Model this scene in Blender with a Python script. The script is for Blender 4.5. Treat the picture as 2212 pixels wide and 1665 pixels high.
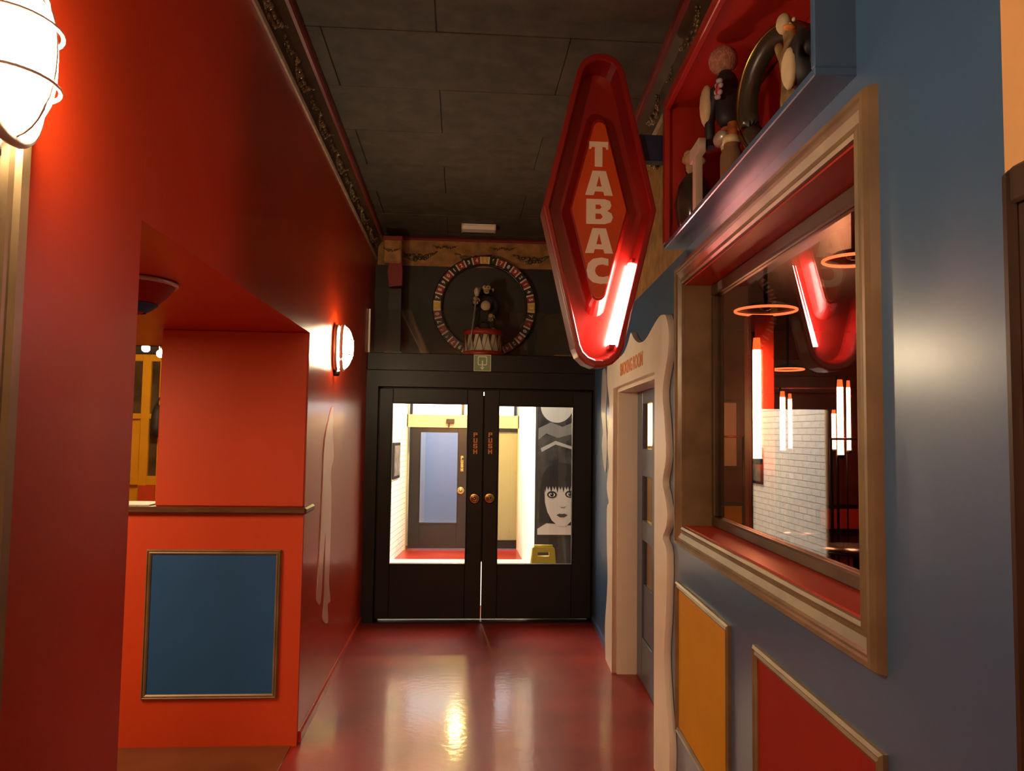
import bpy, bmesh, math, random
from mathutils import Vector, Matrix
random.seed(7)
for o in list(bpy.data.objects): bpy.data.objects.remove(o)
SC = bpy.context.scene
COL = SC.collection
PI = math.pi

# ------------------------------------------------------------------ camera
F, CX, CY, EYE = 1650.0, 1106.0, 832.5, 1.69
YAW, PITCH, ROLL = math.radians(3.9), math.radians(3.6), 0.014
fw = Vector((math.sin(YAW)*math.cos(PITCH), math.cos(YAW)*math.cos(PITCH), math.sin(PITCH)))
r0 = Vector((math.cos(YAW), -math.sin(YAW), 0)); u0 = r0.cross(fw)
RT = r0*math.cos(ROLL)+u0*math.sin(ROLL); UP = u0*math.cos(ROLL)-r0*math.sin(ROLL)
CAM = Vector((0, 0, EYE))
cd = bpy.data.cameras.new('camera'); cam = bpy.data.objects.new('camera', cd); COL.objects.link(cam)
cd.sensor_fit = 'HORIZONTAL'; cd.sensor_width = 36; cd.lens = 36*F/2212; cd.clip_start = .02
m = Matrix((RT, UP, -fw)).transposed().to_4x4(); m.translation = CAM; cam.matrix_world = m
SC.camera = cam
# ------------------------------------------------------------------ world, exposure
w = bpy.data.worlds.new('world'); SC.world = w; w.use_nodes = True
bg = w.node_tree.nodes['Background']; bg.inputs[0].default_value = (1, .8, .6, 1); bg.inputs[1].default_value = .02
vs = SC.view_settings
vs.view_transform = 'Standard'; vs.look = 'None'; vs.exposure = 1.3; vs.gamma = 1; vs.use_curve_mapping = False
SC.display_settings.display_device = 'sRGB'

# large area lights (the halls the corridor opens to)
def area(name, loc, size, energy, color, rot=(0, 0, 0)):
    l = bpy.data.lights.new(name, 'AREA'); l.shape = 'RECTANGLE'; l.size, l.size_y = size
    l.energy = energy; l.color = color
    o = bpy.data.objects.new(name, l); COL.objects.link(o); o.location = loc; o.rotation_euler = rot
    return o
L_HALL, L_LOBBY, L_STREET = 110, 62, 60
area('hall_ceiling_light_offscreen', (0.0, -5.7, 3.5), (1.4, 2.0), L_HALL, (1, .74, .48))      # the lit hall behind the viewer
area('lobby_ceiling_light_offscreen', (0.1, 8.8, 2.94), (1.0, 2.4), L_LOBBY, (1, .93, .85))    # lobby ceiling, above the door glass
area('bar_ceiling_light_left_offscreen', (-2.45, 2.9, 2.2), (.7, .9), 24, (1, .62, .32))        # the bar's lighting goes on left of the pillar: it lights the orange wall
area('street_daylight_offscreen', (0.0, 13.2, 3.3), (2.5, 2.5), L_STREET, (.75, .85, 1))       # open sky beyond the far doors

# ------------------------------------------------------------------ pixels to places
def ray(x, y): return fw+RT*((x-CX)/F)+UP*((CY-y)/F)
def onY(x, y, Y): d = ray(x, y); return CAM+d*(Y/d.y)
def onX(x, y, X): d = ray(x, y); return CAM+d*(X/d.x)
def onZ(x, y, Z): d = ray(x, y); return CAM+d*((Z-EYE)/d.z)
AW = math.atan(.06); WD = Vector((math.sin(AW), math.cos(AW), 0)); WN = Vector((-math.cos(AW), math.sin(AW), 0)); WO = Vector((.82, 0, 0))
def rw(x, y, n=0):
    p0 = WO+WN*n; d = ray(x, y); P = CAM+d*((p0-CAM).dot(WN)/d.dot(WN)); return (P-WO).dot(WD), P.z
def wp(s, n, z): return WO+WD*s+WN*n+Vector((0, 0, z))
RWR = (0, 0, PI/2-AW)      # rotation of the right wall's frame: x along the wall, y out of it

# ------------------------------------------------------------------ materials
MATS = {}
def mat(name, col, rough=.5, metal=0, var=0, scale=4, bump=0, bscale=60, coat=0, crough=.1, col2=None, stretch=None, spec=.5):
    if name in MATS: return MATS[name]
    M = bpy.data.materials.new(name); M.use_nodes = True; nt = M.node_tree; N = nt.nodes; L = nt.links
    b = N['Principled BSDF']; b.inputs['Base Color'].default_value = (*col, 1); b.inputs['Roughness'].default_value = rough
    b.inputs['Metallic'].default_value = metal; b.inputs['Specular IOR Level'].default_value = spec
    if coat: b.inputs['Coat Weight'].default_value = coat; b.inputs['Coat Roughness'].default_value = crough
    if var or bump:
        tc = N.new('ShaderNodeTexCoord'); mp = N.new('ShaderNodeMapping'); L.new(tc.outputs['Object'], mp.inputs[0])
        if stretch: mp.inputs['Scale'].default_value = stretch
    if var:
        n = N.new('ShaderNodeTexNoise'); n.inputs['Scale'].default_value = scale; n.inputs['Detail'].default_value = 6
        L.new(mp.outputs[0], n.inputs['Vector'])
        cr = N.new('ShaderNodeMix'); cr.data_type = 'RGBA'
        c2 = col2 or tuple(c*(1-var) for c in col); c1 = col if col2 else tuple(min(1, c*(1+var)) for c in col)
        cr.inputs[6].default_value = (*c1, 1); cr.inputs[7].default_value = (*c2, 1)
        rp = N.new('ShaderNodeMapRange'); rp.inputs[1].default_value = .35; rp.inputs[2].default_value = .65
        L.new(n.outputs[0], rp.inputs[0]); L.new(rp.outputs[0], cr.inputs[0]); L.new(cr.outputs[2], b.inputs['Base Color'])
    if bump:
        n2 = N.new('ShaderNodeTexNoise'); n2.inputs['Scale'].default_value = bscale; n2.inputs['Detail'].default_value = 4
        L.new(mp.outputs[0], n2.inputs['Vector'])
        bp = N.new('ShaderNodeBump'); bp.inputs['Strength'].default_value = bump; bp.inputs['Distance'].default_value = .01
        L.new(n2.outputs[0], bp.inputs['Height']); L.new(bp.outputs[0], b.inputs['Normal'])
        if coat: L.new(bp.outputs[0], b.inputs['Coat Normal'])
    MATS[name] = M; return M
def emit(name, col, strength):
    M = bpy.data.materials.new(name); M.use_nodes = True; nt = M.node_tree; nt.nodes.clear()
    e = nt.nodes.new('ShaderNodeEmission'); e.inputs[0].default_value = (*col, 1); e.inputs[1].default_value = strength
    o = nt.nodes.new('ShaderNodeOutputMaterial'); nt.links.new(e.outputs[0], o.inputs[0]); MATS[name] = M; return M
def glassmat(name, tint=(1, 1, 1), ior=1.45, rough=0.0):
    M = bpy.data.materials.new(name); M.use_nodes = True; nt = M.node_tree; N = nt.nodes; N.clear(); L = nt.links
    t = N.new('ShaderNodeBsdfTransparent'); t.inputs[0].default_value = (*tint, 1)
    g = N.new('ShaderNodeBsdfGlossy'); g.inputs['Roughness'].default_value = rough
    lw_ = N.new('ShaderNodeLayerWeight'); lw_.inputs[0].default_value = .5
    pw_ = N.new('ShaderNodeMath'); pw_.operation = 'POWER'; pw_.inputs[1].default_value = 5; L.new(lw_.outputs['Facing'], pw_.inputs[0])
    F0 = ((ior-1)/(ior+1))**2
    f = N.new('ShaderNodeMath'); f.operation = 'MULTIPLY_ADD'; f.inputs[1].default_value = 1-F0; f.inputs[2].default_value = F0; L.new(pw_.outputs[0], f.inputs[0])
    mx = N.new('ShaderNodeMixShader'); o = N.new('ShaderNodeOutputMaterial')
    L.new(f.outputs[0], mx.inputs[0]); L.new(t.outputs[0], mx.inputs[1]); L.new(g.outputs[0], mx.inputs[2]); L.new(mx.outputs[0], o.inputs[0])
    MATS[name] = M; return M
RED = mat('red_gloss_paint', (.52, .040, .008), .36, var=.08, scale=1.5, bump=.03, bscale=25, coat=.12, crough=.14, spec=.2)
ORANGE = mat('orange_red_paint', (.58, .055, .008), .55, var=.05, scale=2)
FLOORM = mat('red_floor_paint', (.30, .021, .009), .40, var=.22, scale=2.2, bump=.08, bscale=24, coat=.34, crough=.10, spec=.2)
BLUE = mat('slate_blue_paint', (.050, .124, .250), .40, var=.05, scale=2, bump=.02, bscale=40, coat=.9, crough=.25)
DBLUE = mat('deep_blue_paint', (.018, .105, .34), .55, var=.06, scale=3, spec=.3)
NAVY = mat('navy_paint', (.012, .03, .09), .5)
YELLOW = mat('ochre_yellow_paint', (.66, .32, .012), .6, var=.05, scale=3, spec=.25)
REDP = mat('red_panel_paint', (.33, .017, .006), .6, var=.05, scale=3, spec=.25)
BLACK = mat('black_satin_paint', (.010, .009, .0075), .45, var=.15, scale=3, spec=.28)
BLACKW = mat('black_wall_paint', (.03, .028, .024), .6, var=.2, scale=4)
CEILM = mat('dark_felt_panel', (.064, .053, .036), .75, var=.25, scale=9, bump=.25, bscale=140)
BRONZE = mat('bronze_painted_wood', (.23, .155, .078), .42, metal=.15, var=.2, scale=6)
DBRONZE = mat('dark_bronze_wood', (.10, .065, .035), .42, metal=.25, var=.2, scale=6)
WOOD = mat('dark_stained_wood', (.050, .027, .014), .35, var=.3, scale=5, stretch=(8, 8, 1))
BROWNLEDGE = mat('brown_ledge_wood', (.11, .045, .02), .4, var=.25, scale=6, stretch=(1, 8, 8))
TAN = mat('tan_plaster', (.55, .33, .15), .6, var=.05)
PEACH = mat('peach_plaster', (.80, .42, .16), .7, var=.06, bump=.05)
CREAM = mat('cream_painted_wood', (.90, .81, .66), .42, var=.04, scale=3)
WHITE = mat('white_paint', (.82, .80, .76), .5, var=.03)
BRICKW = mat('white_painted_brick', (.85, .84, .82), .55)
nt = BRICKW.node_tree; N_ = nt.nodes; tc = N_.new('ShaderNodeTexCoord'); mp = N_.new('ShaderNodeMapping'); mp.inputs['Rotation'].default_value = (PI/2, 0, PI/2)
sx = N_.new('ShaderNodeSeparateXYZ'); cx_ = N_.new('ShaderNodeCombineXYZ'); nt.links.new(tc.outputs['Object'], sx.inputs[0]); nt.links.new(sx.outputs[1], cx_.inputs[0]); nt.links.new(sx.outputs[2], cx_.inputs[1])
bt = N_.new('ShaderNodeTexBrick'); nt.links.new(cx_.outputs[0], bt.inputs[0])
for i_, v_ in ((1, (.86, .85, .83, 1)), (2, (.82, .80, .78, 1)), (3, (.38, .35, .32, 1))): bt.inputs[i_].default_value = v_
bt.inputs['Scale'].default_value = 1; bt.inputs['Brick Width'].default_value = .23; bt.inputs['Row Height'].default_value = .075; bt.inputs['Mortar Size'].default_value = .005
nt.links.new(bt.outputs[0], N_['Principled BSDF'].inputs['Base Color'])
GOLDF = mat('gold_wallpaper', (.36, .19, .055), .5, var=.3, scale=12, metal=.15, bump=.1)
RELIEF = mat('aged_gilt_relief', (.24, .18, .10), .25, metal=.5, var=.4, scale=30)
COVE = mat('cove_brown', (.07, .045, .025), .4, var=.2, scale=8)
BEADG = mat('worn_gold_bead', (.45, .36, .26), .35, metal=.3, var=.25, scale=14)
REDTRIM = mat('dark_red_trim', (.22, .03, .025), .4, var=.15)
BRASS = mat('aged_brass', (.42, .28, .10), .28, metal=1, var=.2, scale=20)
DMETAL = mat('dark_metal', (.04, .035, .03), .35, metal=.8)
GREYMETAL = mat('grey_cast_metal', (.60, .55, .48), .35, metal=.5)
ORANGETXT = mat('orange_lettering', (.75, .26, .05), .5)
LETTER = mat('cream_lettering', (.95, .86, .72), .5)
SIGNRED = mat('sign_red_enamel', (.30, .013, .008), .35, var=.05, coat=.6, crough=.06)
SIGNORG = mat('sign_orange_enamel', (.66, .085, .015), .3, var=.06, scale=5)
GLASS = glassmat('clear_glass', (.96, .98, .98))
GLASSW = glassmat('window_glass', (.88, .84, .82), 1.75)
AMBER = mat('amber_frosted_pane', (.26, .21, .09), .35)
E_LAMP = emit('lamp_glass_glow', (1, .78, .48), 65)
E_TUBE = emit('pink_tube_glow', (1, .42, .36), 45)
E_NEON = emit('red_neon_core', (1, .36, .16), 22)
E_NEONCAP = emit('red_neon_end', (1, .09, .02), 1.6)
E_DAY = emit('daylight_pane', (.93, .96, 1), 2.2)
E_BULB = emit('bulb_glow', (1, .78, .40), 260)
E_SPOT = emit('spot_glow', (1, .66, .18), 380)

# ------------------------------------------------------------------ mesh helpers
class MB:
    def __init__(s): s.v = []; s.f = []; s.sm = []
    def add(s, vs_, fs, smooth=False):
        b = len(s.v); s.v += [tuple(p) for p in vs_]
        for f in fs: s.f.append([b+i for i in f]); s.sm.append(smooth)
        return s
    def box(s, x0, x1, y0, y1, z0, z1):
        x0, x1 = sorted((x0, x1)); y0, y1 = sorted((y0, y1)); z0, z1 = sorted((z0, z1))
        return s.add([(x0, y0, z0), (x1, y0, z0), (x1, y1, z0), (x0, y1, z0), (x0, y0, z1), (x1, y0, z1), (x1, y1, z1), (x0, y1, z1)],
                     [(0, 3, 2, 1), (4, 5, 6, 7), (0, 1, 5, 4), (1, 2, 6, 5), (2, 3, 7, 6), (3, 0, 4, 7)])
    def cbox(s, x0, x1, y0, y1, z0, z1, c=.004):      # box with chamfered edges along all sides (convex hull of inset boxes)
        x0, x1 = sorted((x0, x1)); y0, y1 = sorted((y0, y1)); z0, z1 = sorted((z0, z1))
        c = min(c, (x1-x0)*.45, (y1-y0)*.45, (z1-z0)*.45)
        bm = bmesh.new()
        for sx in (0, 1):
            for sy in (0, 1):
                for sz in (0, 1):
                    p = Vector((x1 if sx else x0, y1 if sy else y0, z1 if sz else z0))
                    d = Vector((-c if sx else c, -c if sy else c, -c if sz else c))
                    bm.verts.new(p+Vector((0, d.y, d.z))); bm.verts.new(p+Vector((d.x, 0, d.z))); bm.verts.new(p+Vector((d.x, d.y, 0)))
        bmesh.ops.convex_hull(bm, input=bm.verts)
        bm.verts.index_update()
        s.add([v.co[:] for v in bm.verts], [[v.index for v in f.verts] for f in bm.faces]); bm.free(); return s
    def prism(s, poly, a0, a1, axis='y', smooth=False):    # poly in the two other axes (x,z for y; x,y for z; y,z for x)
        n = len(poly)
        def P(p, a):
            return {'y': (p[0], a, p[1]), 'z': (p[0], p[1], a), 'x': (a, p[0], p[1])}[axis]
        vs_ = [P(p, a0) for p in poly]+[P(p, a1) for p in poly]
        b = len(s.v); s.v += vs_
        for i in range(n):
            j = (i+1) % n; s.f.append([b+i, b+j, b+n+j, b+n+i]); s.sm.append(smooth)
        s.f.append([b+i for i in range(n)][::-1]); s.sm.append(False)
        s.f.append([b+n+i for i in range(n)]); s.sm.append(False)
        return s
    def tube(s, pts, r, n=8, closed=False, rs=None):
        pts = [Vector(p) for p in pts]; K = len(pts); b = len(s.v)
        ref = Vector((0, 0, 1))
        for i, p in enumerate(pts):
            if closed: d = pts[(i+1) % K]-pts[i-1]
            else: d = pts[min(i+1, K-1)]-pts[max(i-1, 0)]
            d.normalize()
            rr = Vector((0, 0, 1)) if abs(d.z) < .95 else Vector((1, 0, 0))
            x = d.cross(rr).normalized(); y = x.cross(d)
            q = rs[i] if rs else r
            for k in range(n):
                a = 2*PI*k/n; s.v.append(tuple(p+x*(q*math.cos(a))+y*(q*math.sin(a))))
        for i in range(K if closed else K-1):
            for k in range(n):
                s.f.append([b+i*n+k, b+i*n+(k+1) % n, b+((i+1) % K)*n+(k+1) % n, b+((i+1) % K)*n+k]); s.sm.append(True)
        if not closed:
            s.f.append([b+k for k in range(n)]); s.sm.append(False); s.f.append([b+(K-1)*n+k for k in range(n)][::-1]); s.sm.append(False)
        return s
    def lathe(s, prof, n=24, c=(0, 0, 0), axis='z', a0=0, a1=2*PI):
        b = len(s.v); full = abs(a1-a0-2*PI) < 1e-6; K = n if full else n+1
        for (r, h) in prof:
            for k in range(K):
                a = a0+(a1-a0)*k/n; x, y = r*math.cos(a), r*math.sin(a)
                p = {'z': (x, y, h), 'y': (x, h, y), 'x': (h, x, y)}[axis]
                s.v.append((c[0]+p[0], c[1]+p[1], c[2]+p[2]))
        for i in range(len(prof)-1):
            for k in range(n):
                k2 = (k+1) % K
                s.f.append([b+i*K+k, b+i*K+k2, b+(i+1)*K+k2, b+(i+1)*K+k]); s.sm.append(True)
        return s
    def ball(s, c, r, n=12, m_=8):
        if not hasattr(r, '__len__'): r = (r, r, r)
        b = len(s.v)
        for i in range(m_+1):
            t = PI*i/m_
            for k in range(n):
                a = 2*PI*k/n
                s.v.append((c[0]+r[0]*math.sin(t)*math.cos(a), c[1]+r[1]*math.sin(t)*math.sin(a), c[2]+r[2]*math.cos(t)))
        for i in range(m_):
            for k in range(n):
                s.f.append([b+i*n+k, b+(i+1)*n+k, b+(i+1)*n+(k+1) % n, b+i*n+(k+1) % n]); s.sm.append(True)
        return s
    def mesh(s, name):
        me = bpy.data.meshes.new(name); me.from_pydata(s.v, [], s.f); me.polygons.foreach_set('use_smooth', s.sm)
        bm = bmesh.new(); bm.from_mesh(me); bmesh.ops.remove_doubles(bm, verts=bm.verts, dist=1e-6)
        bmesh.ops.recalc_face_normals(bm, faces=bm.faces); bm.to_mesh(me); bm.free(); me.update(); return me
    def build(s, name, material, parent=None, loc=None, rot=None): return obj(name, s.mesh(name), material, parent, loc, rot)

def obj(name, me, material, parent=None, loc=None, rot=None):
    o = bpy.data.objects.new(name, me); COL.objects.link(o)
    if material: 
        if len(me.materials) == 0: me.materials.append(material)
        elif me.materials[0] != material: me.materials[0] = material
    if parent: o.parent = parent
    if loc is not None: o.location = loc
    if rot is not None: o.rotation_euler = rot
    return o
def tag(o, label=None, cat=None, group=None, kind=None):
    if label: o['label'] = label
    if cat: o['category'] = cat
    if group: o['group'] = group
    if kind: o['kind'] = kind
    return o
def thing(name, label, cat, loc=(0, 0, 0), rot=None, group=None, kind=None):
    o = bpy.data.objects.new(name, None); COL.objects.link(o); o.location = loc; o.empty_display_size = .1
    if rot is not None: o.rotation_euler = rot
    return tag(o, label, cat, group, kind)
def struct(o, label=None, cat=None): return tag(o, label, cat, None, 'structure')
def shape_mesh(name, polys, extrude=.002, bevel=0):      # 2-D outlines with holes -> solid in local x,y, thickness along z
    cu = bpy.data.curves.new(name, 'CURVE'); cu.dimensions = '2D'; cu.fill_mode = 'BOTH'; cu.extrude = extrude; cu.bevel_depth = bevel
    for p in polys:
        sp = cu.splines.new('POLY'); sp.points.add(len(p)-1)
        for i, q in enumerate(p): sp.points[i].co = (q[0], q[1], 0, 1)
        sp.use_cyclic_u = True
    return curve_to_mesh(cu, name)
def curve_to_mesh(cu, name):
    o = bpy.data.objects.new('tmp_curve', cu); COL.objects.link(o)
    dg = bpy.context.evaluated_depsgraph_get(); dg.update()
    me = bpy.data.meshes.new_from_object(o.evaluated_get(dg)); me.name = name; me.materials.clear()
    bpy.data.objects.remove(o); bpy.data.curves.remove(cu); return me
def text_mesh(txt, size, extrude=.001, offset=0, xs=1, name='lettering'):
    cu = bpy.data.curves.new(name, 'FONT'); cu.body = txt; cu.size = size; cu.extrude = extrude; cu.offset = offset
    cu.align_x = 'CENTER'; cu.align_y = 'CENTER'
    me = curve_to_mesh(cu, name)
    if xs != 1:
        for v in me.vertices: v.co.x *= xs
    return me
STAND = (PI/2, 0, 0)       # turns a flat x,y shape upright, facing the camera (-Y)
def frame_rails(parent, x0, x1, z0, z1, prof, material, mapf, names=('rail', 'stile')):
    # mitred moulding round an opening; prof = (distance outward, height out of the wall); mapf(u, h, v) -> local point
    def corner(d): return [(x0-d, z0-d), (x1+d, z0-d), (x1+d, z1+d), (x0-d, z1+d)]
    out = []
    for k in range(4):
        k2 = (k+1) % 4; vs_ = []; n = len(prof)
        for (d, h) in prof: c = corner(d)[k]; vs_.append(mapf(c[0], h, c[1]))
        for (d, h) in prof: c = corner(d)[k2]; vs_.append(mapf(c[0], h, c[1]))
        fs = [(i, (i+1) % n, n+(i+1) % n, n+i) for i in range(n)]+[tuple(range(n))[::-1], tuple(range(n, 2*n))]
        out.append(MB().add(vs_, fs).build(names[0] if k % 2 == 0 else names[1], material, parent))
    return out

# ================================================================== THE SETTING
XL = -.84; HC = 3.60; YD = 6.93; YB = 7.42; YF = 4.28; ZS = 2.235
struct(MB().box(-4.2, 6.6, -7, 14.6, -.12, 0).build('floor', FLOORM), 'glossy red painted floor running through the corridor', 'floor')
# ceiling with panels
ce = struct(MB().box(XL-.15, 1.75, -7, 7.57, HC+.012, HC+.15).build('ceiling', BLACK), 'black ceiling of dark felt panels above the corridor', 'ceiling')
row = 0; y = -6.98
while y < 7.3:
    x = XL-.5-(.55 if row % 2 else 0)
    while x < 1.5:
        a, b = max(x, XL-.02), min(x+1.196, 1.6)
        if b-a > .05:
            MB().cbox(a, b, y, min(y+.617, 7.42), HC+(.002 if (row+int(x*3)) % 3 else 0), HC+.012, .003).build('ceiling_panel', CEILM, ce)
        x += 1.2
    y += .62; row += 1
# left wall: pillar, lintel, far length
wl = MB().box(XL-.16, XL, -7, .55, 0, HC).box(XL-.16, XL, .55, 1.42, 2.35, HC).box(XL-.16, XL, .55, 1.42, 0, .25)
struct(wl.build('wall_left_near', RED), 'red gloss wall beside the framed window near the caged lamp', 'wall')
bmL = MB().cbox(XL-.16, XL, 1.42, 2.045, 0, HC, .012).box(XL-.16, XL, 2.035, 4.30, ZS, HC)
bmL.box(XL-.16, XL, 4.30, 7.57, 0, HC)
struct(bmL.build('wall_left', RED), 'red gloss wall with pillar and lintel along the corridor', 'wall')
# bar passage behind the left opening
struct(MB().box(-4.2, XL-.16, 1.2, 5.2, ZS, ZS+.1).build('ceiling_passage', RED), 'low red soffit over the side opening', 'ceiling')
struct(MB().box(-4.2, XL-.16, 5.2, 8.2, 2.75, 2.85).build('ceiling_bar', TAN), 'tan ceiling of the yellow bar room', 'ceiling')
struct(MB().box(-4.2, XL-.16, 5.15, 5.2, ZS, 2.80).build('wall_bar_upstand', TAN), 'tan upstand above the yellow bar room hatch', 'wall')
struct(MB().box(-4.2, XL-.16, 8.1, 8.2, 0, 2.85).build('wall_bar_back', TAN), 'tan back wall of the yellow bar room', 'wall')
struct(MB().box(-4.3, -4.2, -4, 8.2, 0, 2.85).build('wall_bar_left', TAN), 'tan side wall of the bar room', 'wall')
struct(MB().box(-4.2, XL-.16, 1.1, 1.2, 0, 2.4).build('wall_passage_near', TAN), 'tan wall closing the side passage', 'wall')
struct(MB().box(-4.2, XL-.03, 1.2, YF, 0, .004).build('floor_passage', mat('brown_passage_floor', (.17, .065, .028), .3, var=.2, scale=4)), 'brown floor of the side opening below the orange half wall', 'floor')
# far left: counter wall with upper block
cw = MB().box(-3.6, XL-.001, YF, YF+.16, 0, 1.235)
struct(cw.build('wall_counter', ORANGE), 'orange red half wall under the brown ledge with blue panel', 'wall')
struct(MB().cbox(-1.633, XL-.001, YF+.002, YF+.20, 1.272, ZS, .006).build('wall_block', ORANGE), 'plain orange red wall block standing above the brown ledge', 'wall')
struct(MB().cbox(-3.6, XL+.02, YF-.035, YF+.22, 1.235, 1.272, .01).build('trim_1', BROWNLEDGE), 'brown wooden ledge capping the orange half wall', 'ledge')
# right wall (its own frame)
rwroot = thing('wall_right', 'slate blue wall with window, display box and smoking room door', 'wall', WO, RWR, kind='structure')
T = -.18
WS0, WS1, WZ0, WZ1 = 1.69, 3.43, 1.28, 2.388
DS0, DS1, DZ1 = 3.955, 5.50, 2.03
BS0, BS1, BZ0, BZ1 = 1.70, 3.42, 2.545, 3.235
mb = MB()
mb.box(1.18, WS0, T, 0, 0, BZ0).box(WS0, WS1, T, 0, 0, WZ0).box(WS0, WS1, T, 0, WZ1, BZ0)
mb.box(WS1, DS0, T, 0, 0, BZ0).box(DS0, DS1, T, 0, DZ1, BZ0).box(DS1, 7.62, T, 0, 0, BZ0)
mb.box(1.18, BS0, T, 0, BZ0, HC)
mb.build('plaster', BLUE, rwroot)
MB().box(BS0, BS1, T, 0, BZ1, HC).box(BS1, 7.62, T, 0, BZ0, HC).build('wallpaper_band', GOLDF, rwroot)
pr = thing('wall_right_near', 'peach plaster wall with dark brown board beside the blue wall', 'wall', WO, RWR, kind='structure')
MB().box(-7.2, 1.18, -.3, 0, 0, HC).build('plaster', PEACH, pr)
bd = MB().cbox(-7, 1.135, 0, .02, 0, 2.10, .006).build('wainscot_board', WOOD, pr)
MB().cbox(1.12, 1.15, 0, .032, 0, 2.12, .010).build('edge_moulding', WOOD, pr); MB().cbox(-7, 1.125, .0205, .032, 2.06, 2.12, .008).build('top_moulding', WOOD, pr)
# back wall round the doors, shelf above
struct(MB().box(XL-.16, 1.75, YB, YB+.15, 2.2, HC).build('wall_back', BLACKW), 'black back wall above the doors behind the toy display', 'wall')
lin = struct(MB().cbox(XL, 1.26, YD, YB, 2.245, 2.405, .006).build('trim_2', BLACK), 'black beam forming the display shelf above the double doors', 'beam')
fr = MB().box(XL, -.735, YD+.01, YD+.16, 0, 2.245).box(1.225, 1.27, YD+.01, YD+.16, 0, 2.245).box(-.735, 1.225, YD+.01, YD+.16, 2.10, 2.245)
fr.box(-.735, -.70, YD+.108, YD+.14, 0, 2.1).box(1.19, 1.225, YD+.108, YD+.14, 0, 2.1).box(-.735, 1.225, YD+.108, YD+.14, 2.07, 2.1)
struct(fr.build('trim_3', BLACK), 'black frame round the glazed double doors', 'door frame')
struct(MB().cbox(-.735, 1.225, YD-.01, YD+.15, -.002, .012, .004).build('trim_4', BLACK), 'dark threshold strip under the double doors', 'threshold')
struct(MB().box(-4.3, 1.0, -7.1, -7, 0, HC).build('wall_hall', PEACH), 'peach wall closing the hall', 'wall')
# lobby behind the doors
lw = MB().add([(-1.14, 7.09, 0), (-.755, 11.25, 0), (-.755, 11.25, 3), (-1.14, 7.09, 3), (-1.3, 7.09, 0), (-.9, 11.25, 0), (-.9, 11.25, 3), (-1.3, 7.09, 3)],
              [(0, 1, 2, 3), (7, 6, 5, 4), (0, 4, 5, 1), (3, 2, 6, 7), (0, 3, 7, 4), (1, 5, 6, 2)])
struct(lw.build('wall_lobby_left', BRICKW), 'white painted brick wall of the lobby behind the doors', 'wall')
struct(MB().box(.875, 1.05, 8.62, 11.3, 0, 3).build('wall_lobby_right', WHITE), 'white side wall of the lobby beside the poster', 'wall')
struct(MB().box(.875, 1.55, 8.6, 8.74, 0, 3).build('wall_lobby_poster', BLACKW), 'black wall carrying the portrait poster in the lobby', 'wall')
struct(MB().box(1.42, 1.55, 7.3, 8.6, 0, 3).build('wall_lobby_stub', BLACKW), 'dark lobby wall behind the blue wall', 'wall')
struct(MB().box(-1.4, 1.55, 7.57, 11.4, 2.95, 3.05).build('ceiling_lobby', WHITE), 'white lobby ceiling behind the doors', 'ceiling')
MBX = MB().box(-.9, 1.0, 11.2, 11.3, 1.765, 1.95).box(-.9, 1.0, 11.2, 11.3, 2.45, 3.0).box(-.9, -.745, 11.2, 11.3, 0, 2.5).box(.86, 1.0, 11.2, 11.3, 0, 2.5)
struct(MBX.build('wall_lobby_back', TAN), 'tan wall over the far lobby doors', 'wall')
struct(MB().box(-1.5, 1.6, 14.4, 14.5, 0, 3.6).build('wall_street', mat('pale_blue_wall', (.45, .56, .70), .6)), 'pale blue wall seen through the far lobby door glass', 'wall')
struct(MB().box(-1.5, -.62, 11.6, 14.4, 0, 3.6).build('wall_street_left', WHITE), 'white wall seen through the far lobby door glass', 'wall')
struct(MB().box(-1.2, .875, 7.6, 10.35, 0, .006).build('floor_lobby_sheen', mat('pale_floor_sheen', (.62, .56, .58), .3)), 'pale layer painting the reflection on the lobby floor behind the doors', 'floor')  # pale colour paints the sheen lying on the lobby floor
# smoking room shell
smoke = [('wall_smoking_back', (1.6, 6.6, 10.5, 10.6, 0, 3.2)), ('wall_smoking_left', (1.56, 1.7, 7.5, 10.5, 0, 3.2)), ('wall_smoking_right', (6.5, 6.6, 1.2, 10.6, 0, 3.2)), ('wall_smoking_near', (1.15, 6.6, 1.2, 1.3, 0, 3.2))]
SMR = mat('smoking_room_red', (.10, .018, .012), .4, var=.2)
for n_, b_ in smoke: struct(MB().box(*b_).build(n_, SMR), 'dark red wall of the smoking room, '+n_.split('_')[-1]+' side', 'wall')
struct(MB().box(1.25, 6.6, 1.2, 10.6, 3.2, 3.3).build('ceiling_smoking', mat('smoking_ceiling', (.03, .012, .01), .3)), 'dark ceiling of the smoking room', 'ceiling')

# ------------------------------------------------------------------ cornices (trim)
def cornice(name, label, prof_mats, length, loc, rot, garland=True):
    root = thing(name, label, 'cornice', loc, rot, kind='structure')   # local x along the wall, y out of it, z up
    for nm, prof, mt in prof_mats:
        MB().prism([(p[0], p[1]) for p in prof], 0, length, 'x').build(nm, mt, root)
    return root
def cluster_mesh(w_, h_, d_, n, seed):
    random.seed(seed); mb_ = MB()
    for i in range(n):
        t = random.uniform(-1, 1); x = t*w_/2; z = -h_*.5*(1-t*t)+random.uniform(-1, 1)*h_*.22*(1.1-abs(t))
        r = random.uniform(.35, .7)*h_*.22*(1.25-.7*abs(t))
        mb_.ball((x, random.uniform(.1, .5)*d_, z), (r*1.2, r, r), 6, 4)
    return mb_.mesh('garland')
SWAG = cluster_mesh(.36, .10, .05, 90, 3); ROSE = cluster_mesh(.15, .05, .04, 30, 5)
cz = 3.365
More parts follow.
